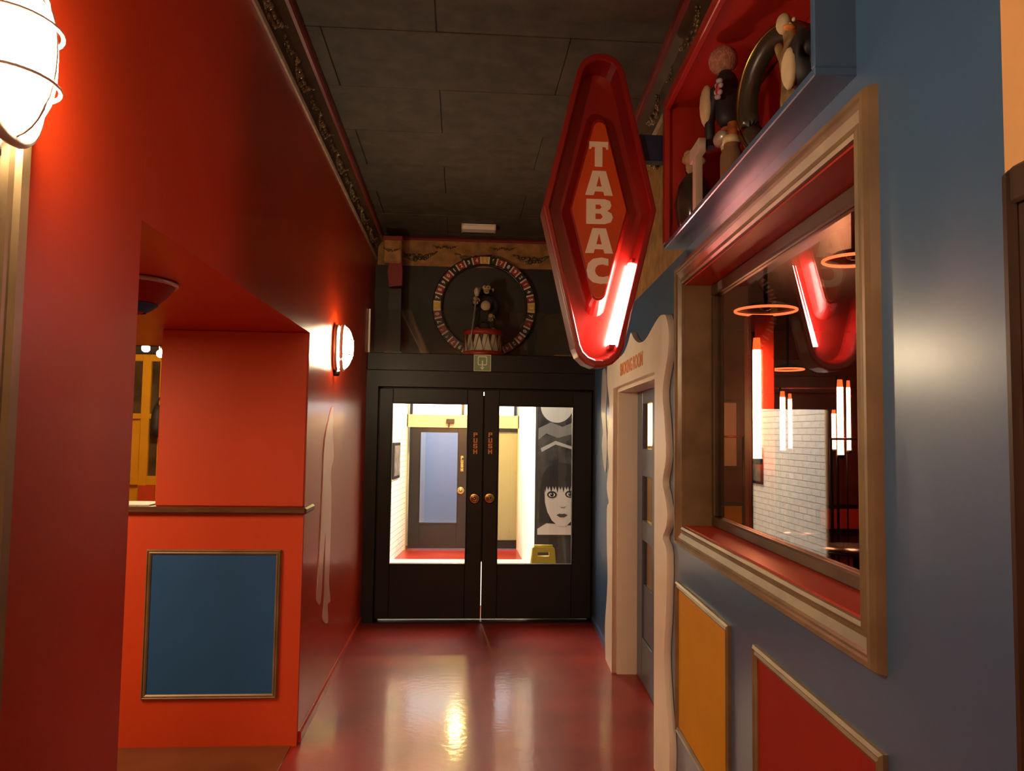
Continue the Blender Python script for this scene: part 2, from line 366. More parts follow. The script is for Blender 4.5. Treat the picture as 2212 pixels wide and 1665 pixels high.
profs = [('bead', [(0, cz), (.010, cz), (.016, cz+.014), (.010, cz+.030), (0, cz+.030)], BEADG),
         ('cove', [(0, cz+.030), (.008, cz+.030), (.012, cz+.07), (.028, cz+.13), (.058, cz+.17), (.058, HC), (0, HC)], COVE),
         ('top_fillet', [(.058, cz+.17), (.074, cz+.17), (.080, cz+.185), (.076, HC), (.058, HC)], REDTRIM)]
c1 = cornice('trim_5', 'brown cornice with red top edge and gilt relief over the red wall', profs, 14.4, (XL, 7.42, 0), (0, 0, -PI/2))
for i in range(19):
    g = obj('garland', SWAG if i % 2 else ROSE, RELIEF, c1, (.22+.31*i, .020, cz+.13 if i % 2 else cz+.11), (-.45, 0, 0)); g.scale = (1.05, 1, 1.15)
c2 = cornice('trim_6', 'brown cornice with red top edge along the blue wall', [(a, [(p[0], p[1]) for p in b], c) for a, b, c in profs], 6.25, wp(1.2, 0, 0), RWR)
for i in range(9):
    obj('garland', SWAG if i % 2 else ROSE, RELIEF, c2, (1.6+.42*i, .020, cz+.13), (-.45, 0, 0))
rs_ = thing('frieze_relief', 'gilt relief lumps on the gold wallpaper band of the blue wall', 'frieze', wp(3.42, 0, 0), RWR)
for i in range(5):
    obj('garland', SWAG if i % 2 else ROSE, RELIEF, rs_, (.22+.36*i, .0, 3.22), None)
# frieze on the back wall
fz = thing('wallpaper_frieze', 'gold frieze with garland reliefs above the roulette ring', 'frieze', (XL, YB, 0), None)
MB().box(.02, 1.98, -.012, 0, 3.31, 3.56).build('frieze_board', GOLDF, fz)
MB().prism([(0, 3.56), (-.03, 3.56), (-.042, 3.575), (-.03, HC-.004), (0, HC-.004)], .02, 1.98, 'x').build('top_fillet', REDTRIM, fz)
for i, x in enumerate((.40, .95, 1.52)):
    g = obj('garland', SWAG, RELIEF, fz, (x, -.012, 3.445), (0, 0, PI)); g.scale = (1.05, .14 if i == 1 else 1, 1.2)
for x in (.17, .62, .72, 1.18, 1.29, 1.78):
    g = obj('rosette', ROSE, RELIEF, fz, (x, -.012, 3.515), (0, 0, PI)); g.scale = (.95, 1, .9)
# base moulding lines
struct(MB().prism([(0, 0), (.012, 0), (.012, .05), (.004, .06), (0, .06)], 0, 2.6, 'x').build('baseboard_left', RED, None, (XL, 6.93, 0), (0, 0, -PI/2)), 'low red skirting along the corridor wall', 'skirting')
struct(MB().prism([(0, 0), (.012, 0), (.012, .05), (.004, .06), (0, .06)], 5.85, 7.0, 'x').build('baseboard_right', BLUE, None, WO, RWR), 'low blue skirting between white surround and doors', 'skirting')

# ------------------------------------------------------------------ main double doors
PUSHL = {'P': [[(0, 0), (0, 7), (5, 7), (5, 3), (1.6, 3), (1.6, 0)], [(1.6, 4.4), (3.4, 4.4), (3.4, 5.6), (1.6, 5.6)]],
         'U': [[(0, 0), (0, 7), (1.6, 7), (1.6, 1.4), (3.4, 1.4), (3.4, 7), (5, 7), (5, 0)]],
         'S': [[(0, 0), (0, 2), (1.5, 2), (1.5, 1.4), (3.5, 1.4), (3.5, 2.8), (0, 2.8), (0, 7), (5, 7), (5, 5), (3.5, 5), (3.5, 5.6), (1.5, 5.6), (1.5, 4.2), (5, 4.2), (5, 0)]],
         'H': [[(0, 0), (0, 7), (1.6, 7), (1.6, 4.3), (3.4, 4.3), (3.4, 7), (5, 7), (5, 0), (3.4, 0), (3.4, 2.8), (1.6, 2.8), (1.6, 0)]]}
def push_word(parent, x, y, ztop, w_, h_, pitch):
    for i, ch in enumerate('PUSH'):
        k = 'push_letter_'+ch
        me = bpy.data.meshes.get(k+str(round(w_, 4))) or shape_mesh(k+str(round(w_, 4)), [[(p[0]/5*w_-w_/2, p[1]/7*h_) for p in pl] for pl in PUSHL[ch]], .0012)
        obj('lettering', me, ORANGETXT, parent, (x, y, ztop-h_-i*pitch), STAND)
def rosette(parent, x, y, z, r):
    k = MB().lathe([(0, 0), (r*.35, -.022), (r*.5, -.018), (r*.62, -.012), (r*.8, -.016), (r*.95, -.010), (r, -.002), (r, 0), (0, 0)], 28, (0, 0, 0), 'y').build('push_plate', BRASS, parent, (x, y, z))
    MB().ball((0, -.028, 0), (r*.3, .012, r*.3), 12, 6).build('boss', BRASS, k)
def door_leaf(name, label, x0, x1, y, z0, z1, gx0, gx1, gz0, gz1, t=.045, push=None, knob=None, paneM=GLASS, kr=.05, pw=(.036, .042, .051)):
    d = thing(name, label, 'door', (x0, y, z0), kind='structure')
    X = lambda v: v-x0; Z = lambda v: v-z0
    MB().cbox(0, X(gx0), 0, t, 0, Z(z1), .004).build('stile', BLACK, d); MB().cbox(X(gx1), X(x1), 0, t, 0, Z(z1), .004).build('stile', BLACK, d)
    MB().cbox(X(gx0), X(gx1), 0.001, t, 0, Z(gz0), .003).build('bottom_panel', BLACK, d); MB().cbox(X(gx0), X(gx1), .001, t, Z(gz1), Z(z1), .003).build('top_rail', BLACK, d)
    MB().box(X(gx0), X(gx1), t*.45, t*.58, Z(gz0), Z(gz1)).build('pane', paneM, d)
    frame_rails(d, X(gx0), X(gx1), Z(gz0), Z(gz1), [(0, -.004), (.0, .012), (.010, .012), (.014, -.004)], BLACK, lambda u, h, v: (u, -h, v), ('glazing_bead', 'glazing_bead'))
    if push: push_word(d, X(push[0]), -.002, Z(push[1]), *pw)
    if knob: rosette(d, X(knob[0]), 0, Z(knob[1]), kr)
    return d
door_leaf('door_1', 'black glazed door leaf beside the red wall', -.725, .2175, YD+.06, .024, 2.085, -.603, .070, .513, 1.948, push=(.149, 1.695), knob=(.149, 1.098))
door_leaf('door_2', 'black glazed door leaf beside the blue wall', .2255, 1.22, YD+.06, .024, 2.085, .364, 1.04, .512, 1.938, push=(.285, 1.697), knob=(.285, 1.102))
a_ = [o for o in COL.objects if o.name == 'door_1'][0]
MB().box(.9225, .965, .046, .058, .50, 2.01).build('astragal', BLACK, a_)
# far lobby doors
FY = 11.22
def fx(px): return onY(px, 1000, FY).x
def fz_(py): return onY(950, py, FY).z
door_leaf('door_3', 'far black lobby door with clear glass pane and brass plate', fx(884), fx(1034), FY, .02, 1.765, fx(908), fx(988), fz_(1129), fz_(934), push=(fx(998), fz_(984)), knob=(fx(996), fz_(1059)), kr=.055, pw=(.035, .05, .058))
door_leaf('door_4', 'far black lobby door with amber pane', fx(1035), fx(1137), FY, .02, 1.765, fx(1062), fx(1126), fz_(1166), fz_(931), paneM=AMBER)
tr = thing('window_2', 'bright daylit transom pane over the far lobby doors', 'window', (0, 11.26, 1.95), kind='structure')
MB().box(-.72, .84, 0, .012, 0, .50).build('pane', E_DAY, tr)
for x in (-.72, .03, .80): MB().cbox(x, x+.04, -.03, .03, 0, .50, .004).build('mullion', BLACK, tr)

# ------------------------------------------------------------------ lobby things
def poster():
    Y = 8.592
    p0 = onY(1160, 1155, Y); p1 = onY(1160, 876, Y)
    W_ = .86; x0, z0 = p0.x+.0, p0.z; H_ = 1.75
    t = thing('portrait_poster', 'black and white portrait poster of a dark-haired face on the lobby wall', 'poster', (x0, Y, z0))
    G = lambda n, v: mat('poster_grey_'+n, (v*1.25, v*1.14, v*.93), .6)
    MB().box(0, .60, -.004, .006, 0, H_).build('backing', mat('poster_mottle', (.10, .09, .075), .55, var=.8, scale=7, col2=(.02, .018, .015)), t)
    def L(px, py): q = onY(px, py, Y); return (q.x-x0, q.z-z0)
    cl = lambda q: (min(max(q[0], .002), .60), min(max(q[1], .002), H_))
    def lay(name, pts, v, k, nm='x'):
        obj(name, shape_mesh(name, [[cl(L(*p)) for p in pts]], .0006), G(nm, v), t, (0, -.0045-.0013*k, 0), STAND)
    def ell(cx, cy, rx, ry, n=28, a0=0, a1=2*PI): return [(cx+rx*math.cos(a0+(a1-a0)*i/n), cy+ry*math.sin(a0+(a1-a0)*i/n)) for i in range(n)]
    lay('moon_disc', ell(1203, 877, 35, 36), .55, 0, 'moon')
    lay('cloud', [(1160, 925), (1190, 912), (1215, 922), (1238, 912), (1262, 925), (1262, 945), (1235, 938), (1205, 946), (1180, 936), (1160, 950)], .20, 0, 'cloud')
    lay('sky_streak', [(1168, 968), (1200, 952), (1240, 966), (1240, 972), (1200, 960), (1170, 976)], .42, 1, 'streak')
    lay('shoulder', [(1160, 1155), (1160, 1142), (1180, 1130), (1196, 1125), (1240, 1125), (1266, 1140), (1268, 1155)], .62, 0, 'skin')
    lay('hair', [(1164, 1128), (1166, 1060), (1172, 1025), (1186, 1006), (1210, 998), (1236, 1004), (1254, 1024), (1262, 1060), (1264, 1128), (1240, 1135), (1186, 1130)], .014, 1, 'hair')
    lay('face', [(1176, 1050), (1177, 1085), (1182, 1105), (1192, 1124), (1206, 1136), (1222, 1136), (1238, 1122), (1246, 1100), (1250, 1075), (1250, 1048)], .66, 2, 'skin')
    fringe = [(1174, 1040)]
    for i in range(12): fringe.append((1174+6.6*i+3.3, 1058 if i % 2 else 1064)); fringe.append((1174+6.6*i+6.6, 1050))
    fringe += [(1254, 1030), (1230, 1012), (1198, 1010)]
    lay('fringe', fringe, .014, 3, 'hair')
    for ex, ey in ((1192, 1068), (1231, 1067)):
        lay('eye', ell(ex, ey, 10.5, 7.5), .012, 4, 'dark'); lay('eye_white', ell(ex, ey+.5, 7, 4.6), .7, 5, 'white')
        lay('iris', ell(ex, ey, 3.9, 4.3), .02, 6, 'dark'); lay('glint', ell(ex-1.3, ey-1.6, 1.1, 1.1, 8), .8, 7, 'white')
    lay('nose', [(1209, 1094), (1213, 1097), (1219, 1097), (1222, 1093), (1218, 1095), (1213, 1095)], .16, 3, 'nose')
    lay('mouth', [(1202, 1112), (1208, 1109), (1213, 1110), (1219, 1109), (1226, 1112), (1219, 1117), (1209, 1117)], .035, 3, 'lips')
poster()
t = thing('wet_floor_sign', 'yellow folding floor sign with handle slot behind the glass door', 'floor sign', (.83, 7.42, 0))
def sign_leaf(sgn):
    me = shape_mesh('board', [[(-.15, 0), (-.135, .0), (-.105, .05), (.105, .05), (.135, 0), (.15, 0), (.105, .60), (.09, .615), (-.09, .615), (-.105, .60)], [(-.06, .52), (-.06, .57), (.06, .57), (.06, .52)]], .007, .003)
    o = obj('board', me, mat('yellow_plastic', (.80, .55, .02), .4), t, (0, -.14 if sgn < 0 else .14, 0), (PI/2-.21*sgn*-1 if sgn < 0 else PI/2+.21, 0, 0))
    return o
fb = sign_leaf(-1); sign_leaf(1)
fb.rotation_euler = (PI/2-.21, 0, 0)
obj('warning_mark', shape_mesh('warning_mark', [[(-.05, .30), (.05, .30), (0, .40)]], .001), BLACK, t, (0, -.152, 0), (PI/2-.21, 0, 0))
MB().tube([(-.09, 0, .612), (.09, 0, .612)], .012, 8).build('hinge', MATS['yellow_plastic'], t)
q = onY(866, 1005, 10.3)
t = thing('small_picture', 'small dark framed picture hung on the white brick wall', 'picture', (-.842, 10.3, 1.30), (0, 0, -.0923))
MB().cbox(-.0, .025, -.24, .24, -.23, .25, .004).build('frame', BLACK, t); MB().box(.025, .028, -.20, .20, -.19, .21).build('print', mat('dark_print', (.12, .11, .10), .5, var=.5, scale=12), t)
for by_, bz_, lb_ in ((10.5, 2.25, 'small warm pendant bulb hanging over the lobby floor'),):
    sq = onY(985, CY+F*(bz_+EYE)/by_+100, by_)
    t = thing('pendant_lamp', lb_, 'lamp', (sq.x, by_, bz_))
    MB().ball((0, 0, 0), .055, 16, 10).build('bulb', E_SPOT, t); MB().lathe([(0, .045), (.022, .045), (.022, .10), (.005, .11), (.005, 2.95-bz_)], 12).build('flex', DMETAL, t)
t = thing('security_camera', 'small dark camera box on the tan wall over the far doors', 'camera', (onY(973, 912, 11.18).x, 11.19, onY(973, 912, 11.18).z))
MB().cbox(-.06, .06, -.05, .0, -.02, .05, .008).build('housing', BLACK, t); MB().tube([(-.02, -.025, -.02), (-.02, -.03, -.07)], .012).build('bracket', BLACK, t)

# ------------------------------------------------------------------ things over the doors
t = thing('exit_sign', 'square green exit pictogram sign on the black beam', 'sign', (onY(1042, 784, YD).x, YD-.006, onY(1042, 784, YD).z))
MB().cbox(-.078, .078, 0, .006, -.075, .075, .002).build('plate', mat('exit_green', (.20, .27, .13), .5), t)
PALE = mat('pale_green_mark', (.66, .72, .50), .5)
for a in ((-.078, .078, -.075, -.070), (-.078, .078, .070, .075)): MB().box(a[0], a[1], -.001, .002, a[2], a[3]).build('border', PALE, t)
for a in ((-.078, -.073), (.073, .078)): MB().box(a[0], a[1], -.001, .002, -.07, .07).build('border', PALE, t)
def rrect(x0, x1, z0, z1, r, n=4):
    o = []
    for cx, cz_, a in ((x1-r, z1-r, 0), (x0+r, z1-r, PI/2), (x0+r, z0+r, PI), (x1-r, z0+r, 1.5*PI)):
        o += [(cx+r*math.cos(a+PI/2*i/n), cz_+r*math.sin(a+PI/2*i/n)) for i in range(n+1)]
    return o
obj('doorway_mark', shape_mesh('doorway_mark', [rrect(-.043, .043, -.022, .062, .014), rrect(-.034, .034, -.013, .053, .008)], .0012), PALE, t, (0, -.001, 0), STAND)
obj('arrow_mark', shape_mesh('arrow_mark', [[(-.006, .022), (.006, .022), (.006, -.04), (.022, -.036), (0, -.064), (-.022, -.036), (-.006, -.04)]], .0018), PALE, t, (0, -.001, 0), STAND)

q = onZ(1034, 486, HC)
t = thing('emergency_light', 'white emergency light box fixed under the black ceiling', 'lamp', (q.x, q.y+.02, HC))
MB().prism([(-.06, 0), (-.065, -.02), (-.055, -.05), (.055, -.05), (.065, -.02), (.06, 0)], -.145, .145, 'x').build('diffuser', mat('opal_plastic', (.80, .74, .62), .4), t)
for sx in (-1, 1): MB().prism([(-.064, 0), (-.069, -.02), (-.058, -.054), (.058, -.054), (.069, -.02), (.064, 0)], sx*.145, sx*.157, 'x').build('end_cap', mat('grey_plastic', (.5, .46, .4), .5), t)
MB().cbox(-.14, .14, -.068, .068, -.009, -.001, .003).build('base', WHITE, t)

# roulette ring on the back wall
RY = YB-.055
wc = onY(1046, 663, RY); RO = .496; RI = .420
ring = thing('roulette_ring', 'large ring of red, black and yellow number tiles on the back wall', 'roulette wheel', (wc.x, RY, wc.z))
MB().lathe([(RO+.008, .0435), (RO+.008, -.004), (RO, -.006), (RO-.001, 0), (RI+.001, 0), (RI, -.008), (RI-.012, -.008), (RI-.012, .0435), (RO+.008, .0435)], 72, (0, 0, 0), 'y').build('rim', mat('black_wood_rim', (.02, .017, .014), .3, coat=.4), ring)
TR, TB, TY = mat('tile_red', (.30, .025, .03), .4), mat('tile_black', (.018, .016, .014), .4), mat('tile_yellow', (.72, .44, .04), .4)
NUMC = mat('tile_numeral', (.80, .70, .55), .5)
DIV = mat('tile_divider', (.78, .66, .48), .5)
nums = '567892145376082413250976'+'670987012345'[0:3]+'678901234'
def tile_mesh():
    n = 4; a = PI/36*.86; vs_ = []; fs = []
    for yy in (-.012, 0):
        for r in (RI+.003, RO-.003):
            for i in range(n+1): th = PI/2-a+2*a*i/n; vs_.append((r*math.cos(th), yy, r*math.sin(th)))
    K = n+1
    for i in range(n):
        fs += [(i, i+1, K+i+1, K+i), (2*K+i, 2*K+i+1, 3*K+i+1, 3*K+i), (i, i+1, 2*K+i+1, 2*K+i), (K+i, K+i+1, 3*K+i+1, 3*K+i)]
    fs += [(0, K, 3*K, 2*K), (n, K+n, 3*K+n, 2*K+n)]
    return MB().add(vs_, fs).mesh('number_tile')
TM = {k: tile_mesh() for k in 'rby'}
for k, v in zip('rby', (TR, TB, TY)): TM[k].materials.append(v)
DM = MB().cbox(-.0075, .0075, -.016, 0, RI+.002, RO-.002, .002).mesh('divider'); DM.materials.append(DIV)
digits = {c: text_mesh(c, .050, .0008, .002, name='numeral_'+c) for c in '0123456789'}
for i in range(36):
    k = 'y' if i % 9 == 0 else ('b' if (i % 9) % 2 else 'r')
    th = 2*PI*i/36
    tl = obj('number_tile', TM[k], None, ring, None, (0, th, 0))
    nm = obj('numeral', digits[nums[i % len(nums)]], NUMC if k != 'y' else mat('yellow_numeral', (.86, .66, .3), .5), tl, (0, -.0132, (RI+RO)/2), STAND)
    obj('divider', DM, None, ring, None, (0, th+PI/36, 0))

# drum
DY = 7.158
dq0 = onY(1043, 766, DY); dR = .187
t = thing('toy_drum', 'red and cream toy drum with zigzag cords on the shelf', 'drum', (dq0.x, DY-.0, 2.405)); 
DH = .245
t.location.y = DY
MB().lathe([(0, .005), (dR-.012, .005), (dR-.012, DH-.005), (0, DH-.005)], 40).build('shell', mat('cream_shell', (.78, .66, .50), .5, var=.1), t)
DRED = mat('drum_red', (.45, .025, .02), .35, var=.1)
for z0, z1 in ((0, .045), (DH-.05, DH)):
    MB().lathe([(dR-.012, z0), (dR, z0), (dR+.003, (z0+z1)/2), (dR, z1), (dR-.012, z1), (dR-.012, z0)], 40).build('hoop', DRED, t)
MB().lathe([(0, DH-.012), (dR-.012, DH-.012)], 40).build('drum_head', CREAM, t)
for i in range(14):
    a = 2*PI*i/14; b = 2*PI*(i+.5)/14; c = 2*PI*(i+1)/14
    tri = [(a, DH-.05), (c, DH-.05), (b, .045)]
    P = lambda th, z, r: (r*math.cos(th), r*math.sin(th), z)
    MB().add([P(a, DH-.05, dR-.010), P(b, DH-.05, dR-.010), P((a+b)/2, .10, dR-.010)], [(0, 1, 2)]).add([P(a, DH-.05, dR-.013), P(b, DH-.05, dR-.013), P((a+b)/2, .10, dR-.013)], [(0, 1, 2)]).build('dark_triangle', mat('drum_brown', (.10, .03, .02), .5), t)
    MB().tube([P(a, DH-.045, dR-.004), P(b, .04, dR-.004), P(c, DH-.045, dR-.004)], .0045, 6).build('cord', mat('drum_cord', (.28, .12, .06), .6), t)

# chimpanzee figure standing on the drum, one skinned mesh
def skin_body(name, verts, edges, material, parent, root=0, sub=2):
    me = bpy.data.meshes.new(name); me.from_pydata([v[0] for v in verts], edges, [])
    o = bpy.data.objects.new(name, me); COL.objects.link(o)
    o.modifiers.new('skin', 'SKIN'); sk = me.skin_vertices[0].data
    for i, v in enumerate(verts):
        r = v[1]; sk[i].radius = (r, r) if not hasattr(r, '__len__') else r; sk[i].use_root = (i == root)
    sb = o.modifiers.new('sub', 'SUBSURF'); sb.levels = sub; sb.render_levels = sub
    dg = bpy.context.evaluated_depsgraph_get(); dg.update()
    m2 = bpy.data.meshes.new_from_object(o.evaluated_get(dg)); m2.name = name
    bpy.data.objects.remove(o)
    for p in m2.polygons: p.use_smooth = True
    return obj(name, m2, material, parent)
FUR = mat('black_fur', (.012, .010, .009), .7, var=.3, scale=40, bump=.6, bscale=90)
SKINM = mat('tan_rubber_skin', (.46, .34, .18), .5, var=.12, scale=20)
t = thing('chimp_figure', 'black toy chimpanzee with tan face standing on the drum', 'toy animal', (dq0.x+.005, DY+.02, 2.405+DH))
V = [((.01, 0, .15), .055), ((.012, 0, .22), .066), ((.014, -.005, .295), .058), ((.016, -.008, .335), .036), ((.018, -.016, .385), .058), ((.018, -.018, .42), .044),
     ((-.06, -.01, .305), .034), ((-.092, -.06, .235), .027), ((-.084, -.118, .275), .022),
     ((.09, -.01, .30), .034), ((.125, -.04, .22), .027), ((.065, -.085, .135), .022),
     ((-.045, -.02, .11), .042), ((-.062, -.06, .065), .032), ((-.058, -.03, .022), .024), ((-.06, -.085, .012), .018),
     ((.06, -.02, .11), .042), ((.082, -.06, .065), .032), ((.08, -.03, .022), .024), ((.084, -.085, .012), .018)]
Ed = [(0, 1), (1, 2), (2, 3), (3, 4), (4, 5), (2, 6), (6, 7), (7, 8), (2, 9), (9, 10), (10, 11), (0, 12), (12, 13), (13, 14), (14, 15), (0, 16), (16, 17), (17, 18), (18, 19)]
skin_body('body', V, Ed, FUR, t)
face = MB()
for sx in (-1, 1): face.ball((.018+sx*.018, -.066, .405), (.024, .018, .024), 12, 8)
face.ball((.018, -.068, .383), (.030, .020, .030), 12, 8); face.ball((.018, -.080, .366), (.028, .024, .022), 12, 8)
fo = face.build('face', SKINM, t)
for sx in (-1, 1):
    MB().ball((.018+sx*.015, -.082, .406), (.006, .005, .006), 8, 6).build('eye', BLACK, fo)
    MB().ball((.018+sx*.060, -.012, .395), (.014, .008, .020), 10, 6).build('ear', SKINM, t)
MB().ball((.018, -.1035, .362), (.016, .003, .003), 8, 4).build('mouth', BLACK, fo)
MB().ball((.012, -.052, .235), (.048, .024, .052), 14, 8).build('belly_patch', SKINM, t)
def toyhand(x, y_, z, s, curl):
    mbh = MB().ball((x, y_, z), (.020*s, .013*s, .022*s), 10, 6)
    for i in range(4):
        x0_ = x-.016*s+.0105*s*i; l = (.026, .032, .031, .025)[i]*s
        mbh.tube([(x0_, y_-.004, z-.012*s*curl), (x0_, y_-.012*s, z-(.014*s+l*.5)*curl), (x0_, y_-.006*s, z-(.016*s+l)*curl)], .0055*s, 6)
    mbh.tube([(x+.018*s, y_-.002, z+.004), (x+.030*s, y_-.010, z-.006*s*curl), (x+.028*s, y_-.014, z-.020*s*curl)], .006*s, 6)
    return mbh
toyhand(-.083, -.132, .285, 1.15, 1).build('hand', SKINM, t); toyhand(.06, -.095, .135, 1.15, 1).build('hand', SKINM, t)
for sx, x in ((0, -.06), (1, .084)):
    mf = MB().ball((x, -.085, .014), (.022, .034, .013), 10, 6)
    for i in range(4): mf.tube([(x-.014+.009*i, -.105, .012), (x-.016+.0105*i, -.128, .008)], .005, 6)
    mf.build('foot', SKINM, t)
st = thing('drum_major_staff', 'silver staff with knobbed top held by the chimpanzee', 'staff', (dq0.x+.005, DY+.02, 2.405+DH))
MB().tube([(-.135, -.219, -.20), (-.112, -.189, 0), (-.081, -.1485, .27), (-.0765, -.1425, .31)], .007, 8).build('shaft', mat('silver_twist', (.42, .40, .36), .35, metal=.6), st)
MB().lathe([(0, .31), (.014, .31), (.024, .335), (.026, .36), (.018, .385), (0, .395)], 14, (-.074, -.140, 0)).build('knob', mat('carved_bone', (.42, .36, .26), .5, var=.3, scale=60), st)

# painted post on the shelf
p0 = onY(846, 762, 7.08)
t = thing('painted_post', 'tall post with gilt capital, red middle and dark shaft on the shelf', 'post', (p0.x+.0, 7.06, 2.405))
def zz(py): return onY(846, py, 7.06).z-2.405
def xx(px): return onY(px, 650, 7.06).x-p0.x
MB().prism([(xx(838), 0), (xx(868), 0), (xx(867), zz(625)), (xx(841), zz(625))], -.05, .05, 'y').build('shaft', BLACKW, t)
MB().prism([(xx(841), zz(622)), (xx(868), zz(618)), (xx(869), zz(585)), (xx(866), zz(568)), (xx(840), zz(568)), (xx(837), zz(588))], -.06, .06, 'y').build('red_block', mat('dull_red_paint', (.20, .018, .018), .5), t)
MB().cbox(xx(827), xx(866), -.085, .06, zz(571), zz(520), .012).build('capital', GOLDF, t)
MB().cbox(xx(826), xx(868), -.095, .07, zz(524), zz(514), .006).build('abacus', REDTRIM, t)
obj('garland', ROSE, RELIEF, t, (xx(846), -.085, zz(541)), (0, 0, PI))
MB().cbox(xx(834), xx(872), -.07, .06, 0, .018, .005).build('foot', DBRONZE, t)
g0 = onY(1197, 762, 7.0)
t = thing('brass_bar', 'flat brass bar lying on the shelf end', 'bar', (g0.x, 6.99, 2.405))
MB().cbox(0, .34, -.02, .02, 0, .018, .005).build('bar', BRASS, t); MB().ball((0, 0, .010), (.012, .018, .010), 8, 6).build('tip', BRASS, t)
# glass guard
t = thing('glass_guard', 'clear glass guard standing along the shelf edge', 'glass panel', (XL, YD+.012, 2.405))
MB().box(.02, 2.05, 0, .006, 0, .395).build('pane', glassmat('guard_glass', (.90, .93, .92), 1.5), t)
MB().box(.004, .020, -.004, .012, 0, .395).build('edge_glint', CREAM, t)  # cream strip paints the glint along the pane's end

# ------------------------------------------------------------------ wall lamps
def wall_lamp(label, y, z):
    t = thing('wall_lamp', label, 'wall lamp', (XL, y, z), (0, 0, -PI/2), 'caged lamps on the red wall')   # local y out of the wall, x along it
    def oval(rx, rz, yy, n=32): return [(rx*math.copysign(abs(math.cos(a))**.75, math.cos(a)), yy, rz*math.copysign(abs(math.sin(a))**.75, math.sin(a))) for a in [2*PI*i/n for i in range(n)]]
    def loft(rings, cap0=True, cap1=True):
        n = len(rings[0]); mb_ = MB(); vs_ = [p for r in rings for p in r]; fs = []
        for i in range(len(rings)-1):
            for k in range(n): fs.append((i*n+k, i*n+(k+1) % n, (i+1)*n+(k+1) % n, (i+1)*n+k))
        mb_.add(vs_, fs, True)
        if cap0: mb_.add(rings[0], [tuple(range(n))])
        if cap1: mb_.add(rings[-1], [tuple(range(n))])
        return mb_
    loft([oval(.088, .150, .0), oval(.092, .154, .012), oval(.090, .152, .028), oval(.080, .142, .034)]).build('back_plate', GREYMETAL, t)
    rings = [oval(.076, .136, .03)]
    for i in range(1, 8):
        a = PI/2*i/8; rings.append(oval(.076*math.cos(a)**.55, .136*math.cos(a)**.6, .03+.085*math.sin(a)))
    loft(rings).build('glass_dome', E_LAMP, t)
    CG = mat('white_cage_enamel', (.88, .84, .78), .3)
    MB().tube([(p[0], .058, p[2]) for p in oval(.086, .148, 0)], .012, 8, True).build('cage_ring', CG, t)
    for zc in (-.05, .05):
        MB().tube([(.084*math.cos(a), .055+.072*math.sin(a), zc) for a in [PI*i/14 for i in range(15)]], .0038, 8).build('cage_bar', CG, t)
    MB().tube([(0, .055+.072*math.sin(a), .146*math.cos(a)) for a in [PI*i/18 for i in range(19)]], .0038, 8).build('cage_bar', CG, t)
    MB().lathe([(0, -.19), (.016, -.19), (.022, -.175), (.022, -.15), (0, -.15)], 12, (0, .02, 0)).build('cable_gland', DMETAL, t)
    return t
wall_lamp('glowing caged oval lamp on the red wall beside the bronze frame', 1.345, 2.335)
wall_lamp('glowing caged oval lamp on the red wall near the double doors', 5.13, 2.245)

# bronze frame at the far left edge
t = thing('window_3', 'bronze moulded frame round a dark window on the red wall', 'window', (XL, 0, 0), kind='structure')
MP = [(0, 0), (0, .012), (.012, .020), (.030, .020), (.036, .030), (.062, .030), (.070, .018), (.082, .018), (.086, 0)]
frame_rails(t, .62, 1.40, .32, 2.20, [(d*1.0, h) for d, h in MP], BRONZE, lambda u, h, v: (h, u, v))
MB().box(-.10, -.09, .55, 1.42, .25, 2.35).build('pane', mat('dark_window_pane', (.10, .085, .065), .15), t)
for z in (.95, 1.62): MB().cbox(-.10, -.03, .60, 1.40, z-.03, z+.03, .008).build('glazing_bar', BRONZE, t)
MB().cbox(-.10, .0, 1.365, 1.40, .30, 2.22, .006).build('inner_stile', BRONZE, t)

# ------------------------------------------------------------------ panels
def framed_panel(label, loc, rot, x0, x1, z0, z1, material, w_=.03, fm=BRONZE):
    t = thing('framed_panel', label, 'wall panel', loc, rot)
    MB().box(x0, x1, 0, .006, z0, z1).build('panel', material, t)
    frame_rails(t, x0, x1, z0, z1, [(0, 0), (0, .010), (.3*w_, .016), (.55*w_, .012), (.75*w_, .018), (w_, .012), (w_, 0)], fm, lambda u, h, v: (u, h, v))
    return t
A = onY(330, 1196, YF); B = onY(590, 1498, YF)
PX0, PX1 = onY(325, 1196, YF).x+.01, onY(598, 1196, YF).x
framed_panel('blue panel in a bronze moulding on the orange half wall', (0, YF, 0), (0, 0, PI), -(PX1), -(PX0), onY(450, 1498, YF).z, onY(450, 1197, YF).z, DBLUE, .026)
framed_panel('ochre yellow panel in a bronze moulding on the blue wall', WO, RWR, 2.755, 3.525, .365, .985, YELLOW, .03)
framed_panel('red panel in a bronze moulding on the blue wall', WO, RWR, 1.635, 2.415, .365, .99, REDP, .034)

# ------------------------------------------------------------------ smoking room window
t = thing('window_1', 'deep bronze framed window of the smoking room with red sill', 'window', WO, RWR, kind='structure')
WP = [(0, -.02), (0, .020), (.010, .026), (.018, .020), (.030, .018), (.052, .030), (.058, .040), (.066, .036), (.070, .046), (.082, .046), (.088, .030), (.092, 0)]
frame_rails(t, WS0, WS1, WZ0, WZ1, [(d, h*.7) for d, h in WP], BRONZE, lambda u, h, v: (u, h, v))
GN = -.14
SILL = mat('red_reveal_paint', (.52, .034, .012), .42, spec=.4)
MB().box(WS0, WS1, GN, -.0, WZ0-.004, WZ0+.006).build('sill', SILL, t)
MB().box(WS0, WS1, GN, 0, WZ1-.006, WZ1).build('head_lining', SILL, t)
MB().box(WS1-.006, WS1, GN, 0, WZ0, WZ1).build('far_lining', BRONZE, t); MB().box(WS0, WS0+.006, GN, 0, WZ0, WZ1).build('near_lining', BRONZE, t)
